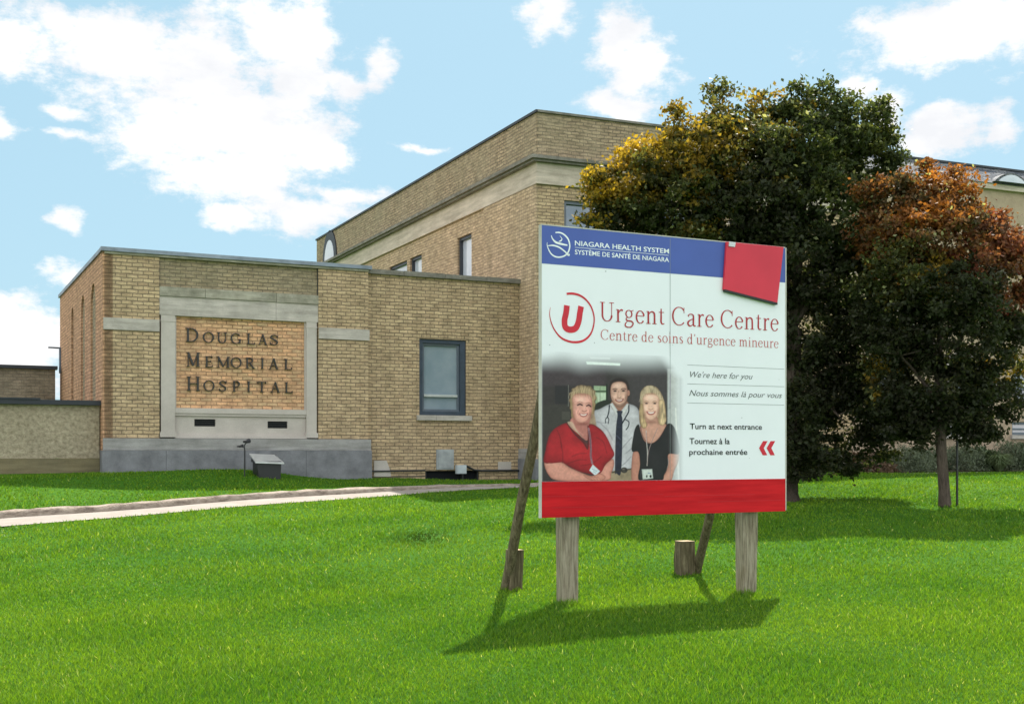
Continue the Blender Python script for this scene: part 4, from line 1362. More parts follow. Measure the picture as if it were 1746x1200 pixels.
NXp, NZp = 330, 290
pa0, _ = HG(923.6, 700); pa1, _ = HG(1168, 700); pz1 = HG(923, 598)[1]; pz0 = zred + .0015
ga = np.linspace(pa0, pa1, NXp); gz_ = np.linspace(pz0, pz1, NZp)
GA, GZp = np.meshgrid(ga, gz_)
wx = SG.o[0] + SG.x[0] * GA; wy = SG.o[1] + SG.x[1] * GA
PX = ((wx / wy * F + CX) - 910) * 5.2192; PY = ((HY - (GZp - EYE) / wy * F) - 600) * 5.2192
IMG = np.zeros((NZp, NXp, 3))


def lowfreq(nx_, ny_, seed):
    r = np.random.default_rng(seed); g = r.random((ny_ + 1, nx_ + 1))
    u = (PX - PX.min()) / (np.ptp(PX) + 1e-6) * (nx_ - 1e-3); v = (PY - PY.min()) / (np.ptp(PY) + 1e-6) * (ny_ - 1e-3)
    i, j = u.astype(int), v.astype(int); fu, fv = u - i, v - j; fu = fu * fu * (3 - 2 * fu); fv = fv * fv * (3 - 2 * fv)
    return (g[j, i] * (1 - fu) + g[j, i + 1] * fu) * (1 - fv) + (g[j + 1, i] * (1 - fu) + g[j + 1, i + 1] * fu) * fv


def pip_sdf(pts):
    pts = np.array(pts, float); x0, y0 = pts.min(0) - 60; x1, y1 = pts.max(0) + 60
    msk = (PX > x0) & (PX < x1) & (PY > y0) & (PY < y1)
    X, Y = PX[msk], PY[msk]; ins = np.zeros(len(X), bool); d = np.full(len(X), 1e9)
    for i in range(len(pts)):
        a, b = pts[i], pts[(i + 1) % len(pts)]; e = b - a
        t_ = np.clip(((X - a[0]) * e[0] + (Y - a[1]) * e[1]) / (e @ e + 1e-9), 0, 1)
        d = np.minimum(d, np.hypot(X - a[0] - t_ * e[0], Y - a[1] - t_ * e[1]))
        c = ((a[1] > Y) != (b[1] > Y)) & (X < (b[0] - a[0]) * (Y - a[1]) / (b[1] - a[1] + 1e-12) + a[0])
        ins ^= c
    return msk, np.where(ins, d, -d)


def paint(pts, col, soft=4, smooth=True, edge=None, alpha=1.0, tex=None):
    if smooth: pts = spline(pts, 5, True)
    msk, d = pip_sdf(pts)
    a = np.clip(d / soft + .5, 0, 1) * alpha
    c = np.broadcast_to(srgb(col), (len(d), 3)).copy()
    if edge is not None:
        k = np.exp(-np.clip(d, 0, None) / edge[1])[:, None]; c = c * (1 - k) + srgb(edge[0]) * k
    if tex is not None: c = c * (1 + tex[msk][:, None])
    IMG[msk] = IMG[msk] * (1 - a[:, None]) + c * a[:, None]


def line(pts, col, w, soft=3, alpha=1.0):
    pts = spline(pts, 5); X, Y = PX, PY; d = np.full(PX.shape, 1e9)
    for a, b in zip(pts[:-1], pts[1:]):
        ex, ey = b[0] - a[0], b[1] - a[1]
        t_ = np.clip(((X - a[0]) * ex + (Y - a[1]) * ey) / (ex * ex + ey * ey + 1e-9), 0, 1)
        d = np.minimum(d, np.hypot(X - a[0] - t_ * ex, Y - a[1] - t_ * ey))
    k = (np.clip((w / 2 - d) / soft + .5, 0, 1) * alpha)[..., None]
    IMG[:] = IMG * (1 - k) + srgb(col) * k


def ell(cx, cy, rx, ry, col, soft=4, **kw):
    paint([(cx + rx * math.cos(a), cy + ry * math.sin(a)) for a in np.arange(0, 6.28, .52)], col, soft, True, **kw)


def glow(cx, cy, rx, ry, col, alpha=.5):
    k = (np.exp(-(((PX - cx) / rx) ** 2 + ((PY - cy) / ry) ** 2)) * alpha)[..., None]
    IMG[:] = IMG * (1 - k) + srgb(col) * k


hair = (lowfreq(120, 26, 3) - .5) * .9
cloth = (lowfreq(16, 22, 4) - .5) * .35
wall_ = (lowfreq(20, 14, 5) - .5) * .25
IMG[:] = srgb((62, 56, 56)) * (1 + wall_[..., None])
paint([(70, 90), (640, 90), (640, 300), (70, 300)], (74, 64, 68), 40, False)
paint([(840, 180), (1200, 130), (1200, 480), (860, 480)], (72, 66, 68), 60, False)
paint([(80, 470), (320, 470), (320, 660), (80, 700)], (66, 62, 58), 6, False, alpha=.8)
paint([(190, 300), (305, 300), (305, 460), (190, 460)], (44, 42, 46), 5, False, alpha=.8)
line([(308, 295), (308, 480)], (150, 145, 140), 5, alpha=.6)
paint([(250, 530), (322, 530), (322, 600), (250, 600)], (84, 80, 74), 5, False, alpha=.7)
paint([(535, 300), (645, 305), (645, 430), (560, 470), (535, 470)], (150, 166, 140), 6, False)
paint([(560, 365), (640, 365), (640, 430), (575, 450)], (184, 196, 176), 6, False)
line([(540, 350), (645, 350)], (60, 78, 58), 14); line([(590, 310), (590, 460)], (96, 112, 90), 5)
line([(650, 290), (650, 470)], (30, 45, 30), 14)
paint([(540, 520), (560, 455), (660, 425), (720, 480), (640, 560)], (40, 45, 36), 8)
# ceiling lights
paint([(466, 84), (770, 100), (768, 122), (472, 110)], (225, 235, 225), 5, False)
paint([(500, 44), (680, 50), (678, 66), (505, 60)], (230, 232, 232), 8, False, alpha=.7)
# door frame at right
paint([(1190, 150), (1300, 150), (1300, 1150), (1190, 1150)], (190, 190, 190), 14, False, alpha=.9)
line([(1215, 200), (1212, 500)], (150, 140, 158), 10, alpha=.7)
line([(1262, 500), (1290, 1140)], (222, 220, 214), 14, alpha=.8)
# man
paint([(530, 540), (590, 505), (690, 460), (850, 462), (930, 510), (960, 640), (940, 800), (880, 1060), (700, 1060), (680, 880), (560, 700)], (186, 183, 188), 5, edge=((140, 137, 144), 16), tex=cloth * .5)
paint([(700, 1060), (868, 1045), (872, 1145), (660, 1145)], (150, 134, 112), 6, tex=cloth)
for q_ in ([(600, 640), (660, 700), (700, 780)], [(870, 760), (800, 840), (775, 880)], [(866, 930), (810, 990), (780, 1010)], [(880, 850), (820, 900)], [(560, 620), (610, 630), (660, 625)]):
    line(q_, (126, 122, 132), 8, 8, .65)
paint([(695, 440), (830, 440), (832, 500), (765, 530), (700, 510)], (150, 112, 98), 5)
paint([(678, 462), (700, 450), (752, 528), (735, 575)], (205, 202, 202), 4, False, edge=((160, 155, 160), 6)); paint([(832, 455), (850, 470), (800, 575), (775, 525)], (205, 202, 202), 4, False, edge=((160, 155, 160), 6))
paint([(672, 360), (672, 290), (700, 250), (762, 232), (820, 250), (848, 300), (850, 370), (838, 400), (700, 400)], (48, 38, 36), 5)
ell(842, 365, 13, 25, (170, 125, 110)); 
paint([(682, 340), (700, 280), (760, 262), (815, 280), (834, 340), (832, 410), (812, 458), (768, 488), (725, 466), (692, 420)], (204, 166, 150), 5, edge=((140, 100, 88), 10))
paint([(690, 420), (725, 452), (768, 466), (815, 440), (826, 405), (815, 465), (768, 494), (720, 472)], (120, 92, 82), 8, alpha=.55)
glow(755, 300, 36, 20, (228, 194, 180), .75); glow(720, 395, 16, 14, (228, 188, 172), .8); glow(800, 398, 16, 14, (228, 188, 172), .8)
line([(702, 332), (722, 326), (742, 332)], (62, 44, 40), 6); line([(778, 330), (798, 324), (820, 330)], (62, 44, 40), 6)
glow(722, 342, 22, 14, (110, 76, 68), .6); glow(798, 340, 22, 14, (110, 76, 68), .6); ell(723, 347, 14, 6, (30, 22, 24), 3); ell(798, 345, 14, 6, (30, 22, 24), 3)
line([(756, 345), (748, 385), (752, 400)], (150, 108, 95), 6, 5, .8); glow(758, 375, 8, 16, (222, 184, 168), .7); line([(742, 404), (758, 410), (774, 403)], (104, 68, 60), 5, 4, .9)
paint([(722, 419), (760, 425), (800, 415), (788, 439), (758, 447), (732, 438)], (140, 78, 72), 5); paint([(736, 425), (760, 429), (788, 422), (780, 432), (758, 436), (744, 432)], (226, 208, 202), 5); glow(822, 400, 12, 50, (120, 84, 72), .5)
line([(700, 400), (710, 425), (722, 440)], (140, 98, 86), 4, 4, .7); line([(818, 398), (812, 422), (800, 436)], (140, 98, 86), 4, 4, .7)
paint([(738, 525), (790, 525), (782, 560), (790, 640), (778, 1060), (735, 1078), (722, 1050), (730, 700), (745, 560)], (42, 44, 62), 4, tex=(lowfreq(60, 60, 8) - .5) * .6)
line([(735, 740), (775, 780)], (90, 92, 112), 5, 4, .8)
line([(672, 475), (668, 530), (655, 580)], (28, 34, 48), 11); line([(655, 578), (638, 600), (640, 630)], (30, 34, 48), 8); line([(656, 578), (668, 600), (662, 636)], (30, 34, 48), 8)
line([(846, 475), (844, 530), (815, 585), (775, 655)], (28, 34, 50), 12); line([(812, 598), (845, 620), (842, 660), (822, 690)], (28, 34, 50), 9)
ell(805, 1050, 30, 26, (66, 60, 58), 5); ell(800, 1048, 14, 12, (120, 112, 104), 4); line([(700, 1070), (870, 1038)], (52, 46, 44), 14, 4, .8)
# woman in red
paint([(312, 430), (322, 400), (314, 372), (334, 350), (338, 326), (366, 316), (390, 298), (430, 292), (470, 300), (506, 302), (528, 330), (548, 346), (546, 380), (560, 410), (548, 440), (552, 470), (536, 500), (538, 560), (548, 620), (546, 672), (520, 650), (440, 640), (352, 610), (330, 560), (336, 520), (318, 500), (322, 460)], (162, 140, 112), 6, edge=((104, 84, 66), 10), tex=hair)
paint([(350, 580), (500, 560), (490, 660), (480, 780), (430, 760), (330, 650)], (176, 118, 110), 6)
line([(340, 610), (372, 680), (440, 740)], (196, 140, 132), 16, 10, .6)
paint([(345, 400), (380, 372), (440, 368), (500, 385), (520, 430), (515, 520), (495, 590), (440, 632), (390, 622), (352, 570), (342, 480)], (214, 160, 148), 5, edge=((158, 104, 94), 10))
glow(425, 425, 50, 24, (240, 196, 182), .8); glow(385, 530, 24, 26, (236, 176, 164), .85); glow(490, 520, 18, 22, (236, 176, 164), .8); glow(435, 600, 26, 16, (216, 160, 146), .6)
for k in range(34):
    x0 = 335 + k * 6.2; a_h = abs(k - 17)
    line([(x0 + 12, 308 + a_h * 3), (x0 + (k - 17) * .9, 350 + a_h), (x0 + (k - 17) * 1.5 + (k * 5 % 7) * 2, 366 + (k * 7 % 5) * 9 + a_h * 2.6)], [(222, 206, 178), (118, 96, 72), (184, 162, 130)][k % 3], 3, 5, .42)
for k in range(12):
    line([(326 + k * 3, 390 + k * 6), (326 + k * 2, 470 + k * 8), (340 + k * 2, 560 + k * 4)], [(190, 166, 124), (96, 72, 48)][k % 2], 3, 5, .4)
    line([(524 + k * 2, 400 + k * 6), (528 + k, 470 + k * 8), (514 + k, 570 + k * 5)], [(190, 166, 124), (96, 72, 48)][k % 2], 3, 5, .4)
paint([(512, 560), (540, 560), (556, 640), (548, 680), (520, 650), (500, 620)], (150, 130, 112), 8, tex=hair, alpha=.8); glow(430, 378, 70, 12, (150, 108, 88), .5); glow(505, 540, 16, 70, (150, 100, 90), .5); glow(360, 560, 16, 50, (140, 92, 80), .4); glow(440, 640, 60, 14, (120, 70, 62), .6)
glow(410, 462, 24, 14, (140, 92, 86), .6); glow(490, 470, 20, 14, (140, 92, 86), .6); line([(390, 472), (412, 464), (432, 474)], (40, 24, 28), 11, 4); line([(470, 480), (490, 472), (508, 486)], (40, 24, 28), 11, 4)
line([(388, 450), (410, 440), (432, 450)], (140, 100, 84), 5, 4, .7); line([(468, 456), (490, 450), (508, 460)], (140, 100, 84), 5, 4, .7)
glow(450, 492, 9, 22, (228, 180, 165), .8); line([(430, 520), (450, 530), (472, 520)], (130, 78, 70), 6, 4, .9)
paint([(404, 546), (440, 552), (480, 544), (470, 568), (445, 578), (418, 570)], (158, 74, 76), 5); paint([(414, 551), (440, 556), (472, 550), (462, 563), (444, 567), (424, 563)], (232, 216, 210), 5)
line([(396, 520), (392, 545), (402, 560)], (156, 100, 92), 5, 5, .7); line([(494, 520), (498, 545), (486, 562)], (156, 100, 92), 5, 5, .6)
paint([(98, 960), (240, 975), (330, 1030), (500, 1100), (560, 1100), (620, 1010), (700, 950), (715, 1000), (690, 1075), (640, 1145), (240, 1145), (130, 1090)], (206, 150, 136), 5, edge=((152, 98, 86), 12))
paint([(95, 985), (105, 870), (140, 740), (200, 670), (300, 628), (340, 660), (420, 760), (485, 830), (480, 680), (520, 640), (620, 710), (690, 840), (715, 920), (640, 1000), (600, 1070), (540, 1090), (400, 1060), (270, 990), (250, 980)], (160, 34, 44), 5, edge=((112, 20, 32), 16), tex=cloth)
glow(380, 880, 90, 70, (196, 48, 56), .7); glow(620, 850, 60, 90, (178, 40, 52), .6); glow(170, 840, 40, 80, (172, 38, 48), .6)
for q_ in ([(240, 800), (258, 900), (255, 985)], [(300, 990), (400, 960), (470, 960)], [(205, 690), (235, 760), (245, 850)], [(420, 1010), (520, 990), (600, 930)], [(560, 760), (620, 800), (650, 900)], [(340, 930), (400, 905), (470, 900)]):
    line(q_, (98, 16, 28), 8, 10, .6)
line([(300, 636), (360, 720), (440, 800), (478, 860)], (86, 34, 38), 16, 6, .9); line([(482, 660), (486, 740), (480, 850)], (92, 34, 38), 12, 6, .8)
paint([(300, 625), (345, 625), (380, 690), (430, 760), (410, 740), (340, 680)], (200, 180, 160), 6, alpha=.6)
line([(488, 680), (502, 770), (508, 860), (508, 930), (520, 990)], (150, 112, 122), 17, 4); line([(492, 700), (504, 790), (508, 870), (510, 950)], (66, 46, 60), 5, 4)
paint([(525, 1000), (590, 1060), (548, 1100), (495, 1052)], (204, 210, 216), 4, False); line([(520, 1040), (560, 1060)], (150, 160, 172), 8, 5, .8); line([(530, 1062), (552, 1078)], (150, 160, 172), 6, 4, .8)
paint([(440, 1095), (520, 1100), (590, 1080), (640, 1110), (600, 1145), (520, 1145)], (200, 144, 128), 5, edge=((150, 98, 86), 8))
for k in range(4): line([(470 + k * 22, 1098 + k * 3), (500 + k * 26, 1118), (520 + k * 26, 1140)], (150, 98, 86), 4, 4, .7)
line([(140, 1000), (260, 1050), (400, 1110)], (206, 150, 134), 22, 22, .5)
# woman in black
paint([(945, 420), (950, 360), (985, 312), (1040, 296), (1100, 320), (1145, 390), (1170, 480), (1172, 600), (1130, 650), (985, 660), (945, 640), (950, 520)], (184, 164, 138), 6, edge=((124, 104, 84), 12), tex=hair)
paint([(1005, 565), (1088, 565), (1120, 625), (1180, 648), (1160, 740), (1060, 830), (990, 800), (940, 690)], (196, 150, 134), 8, edge=((150, 108, 94), 14))
paint([(968, 430), (985, 380), (1040, 368), (1100, 385), (1122, 440), (1116, 520), (1090, 580), (1045, 612), (1000, 585), (975, 520)], (220, 180, 162), 5, edge=((168, 124, 108), 9))
glow(1040, 405, 40, 24, (240, 206, 190), .8); glow(1000, 500, 16, 20, (236, 194, 178), .85); glow(1092, 500, 16, 20, (236, 194, 178), .85)
for k in range(30):
    x0 = 966 + k * 5.4; a_h = abs(k - 15)
    line([(1030 + (k - 15) * 1.6, 303), (x0, 335 + a_h * 2), (x0 + (k - 15) * 1.9, 346 + a_h * 6.5)], [(226, 212, 190), (142, 120, 96), (192, 172, 144)][k % 3], 3, 5, .42)
for k in range(11):
    line([(952 + k * 3, 400 + k * 3), (954 + k * 3, 520), (962 + k * 3.6, 645)], [(212, 194, 162), (124, 100, 72)][k % 2], 3, 5, .42); line([(1122 + k * 4.4, 390 + k * 11), (1128 + k * 4, 520), (1120 + k * 4, 645)], [(214, 194, 162), (124, 100, 72)][k % 2], 3, 5, .42)
paint([(944, 470), (972, 470), (974, 540), (992, 600), (1010, 650), (985, 680), (955, 660), (938, 600)], (186, 160, 126), 6, edge=((140, 114, 86), 8), tex=hair)
paint([(1112, 440), (1150, 430), (1172, 520), (1178, 610), (1150, 652), (1118, 640), (1106, 600), (1118, 530)], (196, 172, 140), 6, edge=((140, 114, 86), 8), tex=hair)
glow(1045, 372, 60, 10, (150, 112, 90), .5); glow(1108, 520, 12, 60, (150, 110, 94), .5); glow(985, 560, 14, 30, (150, 110, 94), .5); glow(1045, 625, 50, 14, (130, 88, 74), .6)
line([(984, 444), (1002, 436), (1020, 444)], (140, 108, 84), 5, 4, .7); line([(1058, 444), (1078, 436), (1096, 444)], (140, 108, 84), 5, 4, .7)
glow(1002, 453, 20, 12, (140, 98, 84), .6); glow(1078, 453, 20, 12, (140, 98, 84), .6); ell(1003, 457, 13, 6, (36, 30, 34), 3); ell(1077, 457, 13, 6, (36, 30, 34), 3)
glow(1040, 480, 8, 20, (228, 190, 172), .8); line([(1022, 505), (1040, 514), (1058, 505)], (150, 100, 88), 5, 4, .8)
paint([(1003, 527), (1042, 533), (1084, 526), (1070, 552), (1042, 561), (1014, 552)], (168, 94, 90), 5); paint([(1015, 532), (1042, 536), (1072, 532), (1062, 544), (1042, 548), (1024, 544)], (234, 220, 214), 5)
paint([(880, 900), (935, 890), (960, 1000), (940, 1145), (872, 1145)], (186, 134, 118), 5, edge=((140, 94, 82), 10)); paint([(1195, 905), (1290, 900), (1285, 980), (1250, 1060), (1220, 1145), (1135, 1145), (1180, 1060), (1200, 980)], (200, 150, 134), 5, edge=((150, 104, 90), 10))
paint([(935, 645), (950, 700), (985, 790), (1050, 812), (1120, 760), (1190, 640), (1245, 660), (1280, 760), (1295, 900), (1200, 908), (1195, 1000), (1160, 1080), (1135, 1145), (940, 1145), (945, 1000), (930, 890), (872, 880), (885, 750), (905, 670)], (38, 36, 40), 5, edge=((26, 24, 28), 10), tex=cloth)
glow(1075, 970, 60, 80, (50, 46, 50), .6); line([(1205, 660), (1200, 800), (1205, 900)], (72, 64, 68), 5, 5, .7); glow(1245, 800, 24, 70, (70, 62, 64), .6)
line([(950, 660), (975, 760), (1030, 810), (1090, 790), (1160, 700), (1190, 645)], (70, 36, 48), 6, 5, .7)
line([(1000, 700), (1004, 800), (1012, 900), (1008, 1010)], (190, 184, 180), 6, 3); line([(1100, 680), (1050, 800), (1020, 890), (1010, 1000)], (150, 130, 130), 5, 3); line([(1004, 720), (1006, 800)], (150, 90, 90), 8, 5, .5)
paint([(958, 1040), (1055, 1038), (1065, 1125), (968, 1135)], (200, 204, 200), 3, False, edge=((60, 60, 64), 4)); ell(1006, 1105, 7, 12, (30, 30, 34), 3); ell(1040, 1105, 10, 13, (30, 30, 34), 3); line([(950, 1050), (955, 1130)], (60, 58, 64), 10)
line([(1018, 1076), (1040, 1080)], (60, 100, 150), 5, 3)
# contrast of a photographic print, and its grain
IMG = np.clip(IMG, .001, 1) ** 1.14 * 1.16
IMG = IMG * (1 + (lowfreq(95, 80, 41)[..., None] - .5) * .20 + (lowfreq(38, 34, 42)[..., None] - .5) * .12)
# print fades to the white of the board at its top and right side
fadeT = sstep(PY + 40 * lowfreq(7, 5, 12), 10, 240) ** .8; fadeR = 1 - sstep(PX + (240 - np.clip(PY, 0, 240)) * .7, 1215, 1345); fadeL = sstep(PX, 60, 84)
k = (fadeT * fadeR * (.35 + .65 * fadeL))[..., None]
top_tint = srgb((205, 218, 228))
IMG = IMG * k + np.array([.81, .83, .88]) * (1 - k)
IMG = np.clip(IMG * (1 + (rng.random((NZp, NXp, 1)) - .5) * .05), 0.003, .9)
pts3 = np.column_stack([wx.ravel() - SG.y[0] * .0012, wy.ravel() - SG.y[1] * .0012, GZp.ravel()])
ii = (np.arange(NZp - 1)[:, None] * NXp + np.arange(NXp - 1)[None, :]).ravel()
pr = np_mesh('photo_print', pts3, np.column_stack([ii, ii + 1, ii + 1 + NXp, ii + NXp]), M['photo'], sgn, np.column_stack([IMG.reshape(-1, 3), np.ones(NXp * NZp)]))
pr['label'] = 'printed photo of woman in red, man in shirt and tie, woman in black'


def rough_post(name, mat, parent, cx, cy, z0, z1, wx_, wy_, seed, ang=None, lean=(0, 0), n=16, label=None):
    """squared timber with slightly waney edges"""
    r = random.Random(seed); m = MB(); rings = []
    ax = Vector((UD[0], UD[1], 0)); ay = Vector((VD[0], VD[1], 0))
    prof = [(-1, -.8), (-.8, -1), (.8, -1), (1, -.8), (1, .8), (.8, 1), (-.8, 1), (-1, .8)]
    for i in range(n + 1):
        t_ = i / n; z = z0 + (z1 - z0) * t_
        c = Vector((cx + lean[0] * t_, cy + lean[1] * t_, z))
        fl_ = 1 + .05 * math.sin(i * .9 + seed) - (.10 if i == 0 else 0)
        rings.append([c + ax * (p[0] * wx_ / 2 * fl_ * (1 + r.uniform(-.04, .04))) + ay * (p[1] * wy_ / 2 * fl_) for p in prof])
    for i in range(n):
        for k_ in range(8):
            k2 = (k_ + 1) % 8
            m.poly([tuple(rings[i][k_]), tuple(rings[i][k2]), tuple(rings[i + 1][k2]), tuple(rings[i + 1][k_])], [(0, 0)] * 4)
    m.poly([tuple(p) for p in rings[-1]], [(0, 0)] * 8)
    return m.build(name, M[mat], parent, label)


PB = Frame(SG.w(0, .062), UD, VD)
for k_, px in enumerate((967.5, 1273)):
    a = PB.hit(px, 1000, .075)[0]; c = PB.w(a, .078)
    g = float(ground_z(c[0], c[1]))
    rough_post('post', 'timber', sgn, c[0], c[1], g - .1, 2.95, .150, .145, 3 + k_)
# rear braces and their stakes
def brace(f, tpt, r0, r1, seed):
    r = random.Random(seed); m = MB(); f = Vector(f); tpt = Vector(tpt); pts = []
    for i in range(11):
        t_ = i / 10; p = f.lerp(tpt, t_); w = math.sin(t_ * math.pi) * .008
        pts.append(p + Vector((w * math.sin(i * 1.1 + seed), 0, w * .5 * math.cos(i + seed))))
    m.tube(pts, [r0 + (r1 - r0) * i / 10 for i in range(11)], 10)
    return m.build('brace', M['timber_brown'], sgn)


aL_ = PB.hit(967.5, 1000, .075)[0]; tp = PB.w(aL_, .16, 2.62)
brace((-.06, 10.52, .0), tp, .048, .04, 2)
aR_ = PB.hit(1273, 1000, .075)[0]; tp = PB.w(aR_ - .02, .13, 1.95)
brace((1.83, 11.55, .02), tp, .045, .04, 5)
for px, py0, py1, Y, w_ in ((876, 1004, 937, 10.5, .132), (1167.5, 983, 922, 11.5, .165)):
    x = (px - CX) / F * Y; g = float(ground_z(x, Y)); z1_ = EYE - (py1 - HY) / F * Y
    o = rough_post('stake', 'timber_brown', sgn, x, Y, g - .1, z1_, w_, w_ * .9, px, n=6, lean=(.01 if px < 1000 else .0, 0))
    m = MB(); c = Vector((x + (.01 if px < 1000 else 0), Y, z1_ + .002)); ax = Vector((UD[0], UD[1], 0)) * w_ * .47; ay = Vector((VD[0], VD[1], 0)) * w_ * .42
    m.poly([tuple(c - ax - ay), tuple(c + ax - ay), tuple(c + ax + ay), tuple(c - ax + ay)], [(0, 0)] * 4)
    m.build('end_grain', M['timber_end'], o)


# ------------------------------------------------------------------ trees
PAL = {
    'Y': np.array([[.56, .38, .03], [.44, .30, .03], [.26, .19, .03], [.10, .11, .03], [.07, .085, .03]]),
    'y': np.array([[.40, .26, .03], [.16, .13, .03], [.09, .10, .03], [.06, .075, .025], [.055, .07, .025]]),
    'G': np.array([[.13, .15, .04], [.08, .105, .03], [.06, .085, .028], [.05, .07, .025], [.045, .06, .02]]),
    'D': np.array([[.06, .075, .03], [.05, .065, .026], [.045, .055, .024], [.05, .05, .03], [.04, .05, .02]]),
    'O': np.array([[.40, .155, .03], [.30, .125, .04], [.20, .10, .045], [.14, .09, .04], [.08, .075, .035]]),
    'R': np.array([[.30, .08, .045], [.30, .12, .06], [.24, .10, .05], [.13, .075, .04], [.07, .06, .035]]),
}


def crown(blobs, Y, leaves, seed, size=(.055, .085), clr=.17):
    """leaf clumps spread through a set of ellipsoid masses"""
    r = np.random.default_rng(seed)
    sat = []
    for b in blobs:          # twigs of foliage that break the outline
        if b[5] != 'D' or b[1] > 650:
            for _ in range(4):
                a_ = r.uniform(0, 6.283); f_ = r.uniform(.95, 1.22); g_ = r.uniform(.16, .30)
                sat.append((b[0] + math.cos(a_) * b[2] * f_, b[1] - math.sin(a_) * b[3] * f_, b[2] * g_ * 1.1, b[3] * g_, b[4] + r.uniform(-.3, .3), b[5], 1.5))
    blobs = blobs + [q_ for q_ in sat if q_[1] < 790]
    areas = np.array([b[2] * b[3] * (b[6] if len(b) > 6 else 1) for b in blobs], float); areas /= areas.sum()
    V, C = [], []
    for b, ar in zip(blobs, areas):
        px, py, rx, ry, dy, kind = b[:6]
        n = int(leaves * ar); nc = max(6, n // 38)
        c0 = np.array([(px - CX) / F * (Y + dy), Y + dy, EYE + (HY - py) / F * (Y + dy)])
        rad = np.array([rx / F * Y, min(rx, ry * 1.3) / F * Y * .95, ry / F * Y])
        d = r.normal(size=(nc, 3)); d /= np.linalg.norm(d, axis=1)[:, None]
        rr = r.uniform(.35, 1.0, nc) ** .6
        wob = 1 + .22 * np.sin(d[:, 0] * 7 + seed) * np.sin(d[:, 2] * 6 + d[:, 1] * 5)
        cc = c0 + d * (rr * wob)[:, None] * rad
        cs = r.uniform(.6, 1.35, nc)
        tone = r.random(nc)
        idx = r.integers(0, nc, n)
        p = cc[idx] + r.normal(size=(n, 3)) * (clr * cs[idx])[:, None] * np.array([1, 1, .62]) * .62
        s_ = r.uniform(size[0], size[1], n)
        a = r.normal(size=(n, 3)); a /= np.linalg.norm(a, axis=1)[:, None]
        bb = np.cross(a, r.normal(size=(n, 3))); bb /= np.linalg.norm(bb, axis=1)[:, None] + 1e-9
        a *= s_[:, None] * .62; bb *= s_[:, None] * .38
        cup = np.cross(a, bb); cup /= np.linalg.norm(cup, axis=1)[:, None]; cup *= s_[:, None] * .12
        V.append(np.stack([p - a, p - bb + cup, p + a, p + bb + cup], 1).reshape(-1, 3))
        # outer, upper clumps have turned; inner ones keep their summer colour
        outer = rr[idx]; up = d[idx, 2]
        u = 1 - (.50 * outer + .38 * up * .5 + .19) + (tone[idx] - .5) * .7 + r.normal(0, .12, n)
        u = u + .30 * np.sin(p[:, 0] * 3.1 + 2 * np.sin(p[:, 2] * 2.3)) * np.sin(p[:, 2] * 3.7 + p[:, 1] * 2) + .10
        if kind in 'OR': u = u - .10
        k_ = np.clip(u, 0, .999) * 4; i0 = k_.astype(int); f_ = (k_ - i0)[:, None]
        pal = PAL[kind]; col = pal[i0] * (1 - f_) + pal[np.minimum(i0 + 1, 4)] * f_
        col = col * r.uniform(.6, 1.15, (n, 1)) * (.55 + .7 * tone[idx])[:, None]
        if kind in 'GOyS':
            pale = r.random(n) < .035; col[pale] = np.array([.34, .36, .17])  # scattered pale leaves stand in for glints and bright gaps in the foliage
        C.append(np.repeat(np.column_stack([col, np.ones(n)]), 4, 0))
    return np.concatenate(V), np.concatenate(C)


def at(px, py, Y): return Vector(((px - CX) / F * Y, Y, EYE + (HY - py) / F * Y))


# the big one
YB = 19.0
bigx = (1345 - CX) / F * YB
big = thing('maple_tree', (bigx, YB, float(ground_z(bigx, YB))), 'large spreading tree with yellow autumn leaves on its upper left, right behind the sign', 'tree')
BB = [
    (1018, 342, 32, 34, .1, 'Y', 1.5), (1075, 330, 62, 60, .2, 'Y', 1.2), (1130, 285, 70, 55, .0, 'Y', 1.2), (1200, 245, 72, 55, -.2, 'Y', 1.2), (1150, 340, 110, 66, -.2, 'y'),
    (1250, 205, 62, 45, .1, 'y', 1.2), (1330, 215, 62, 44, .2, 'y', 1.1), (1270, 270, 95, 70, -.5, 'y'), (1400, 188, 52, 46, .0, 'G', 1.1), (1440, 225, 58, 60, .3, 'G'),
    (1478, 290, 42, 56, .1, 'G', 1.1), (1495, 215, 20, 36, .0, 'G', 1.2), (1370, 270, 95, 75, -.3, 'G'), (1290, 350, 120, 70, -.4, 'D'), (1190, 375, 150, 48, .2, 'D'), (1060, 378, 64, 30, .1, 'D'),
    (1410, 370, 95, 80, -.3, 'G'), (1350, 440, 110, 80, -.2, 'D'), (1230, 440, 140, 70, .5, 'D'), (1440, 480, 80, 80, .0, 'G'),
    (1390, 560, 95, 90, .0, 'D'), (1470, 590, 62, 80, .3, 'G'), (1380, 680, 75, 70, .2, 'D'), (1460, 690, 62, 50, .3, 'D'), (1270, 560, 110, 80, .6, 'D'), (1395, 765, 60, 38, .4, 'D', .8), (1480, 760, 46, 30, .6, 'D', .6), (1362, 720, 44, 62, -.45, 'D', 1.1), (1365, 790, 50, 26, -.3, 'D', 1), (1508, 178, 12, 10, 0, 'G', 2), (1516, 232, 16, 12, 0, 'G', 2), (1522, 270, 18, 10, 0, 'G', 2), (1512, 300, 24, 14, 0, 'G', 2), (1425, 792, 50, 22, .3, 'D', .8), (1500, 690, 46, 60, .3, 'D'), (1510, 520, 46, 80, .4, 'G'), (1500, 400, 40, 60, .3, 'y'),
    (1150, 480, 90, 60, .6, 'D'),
]
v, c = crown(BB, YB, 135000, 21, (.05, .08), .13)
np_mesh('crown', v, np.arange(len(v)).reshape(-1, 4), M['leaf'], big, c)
m = MB()
g = big.location.z
base = Vector((bigx, YB, g - .1))
fork = at(1352, 560, YB)
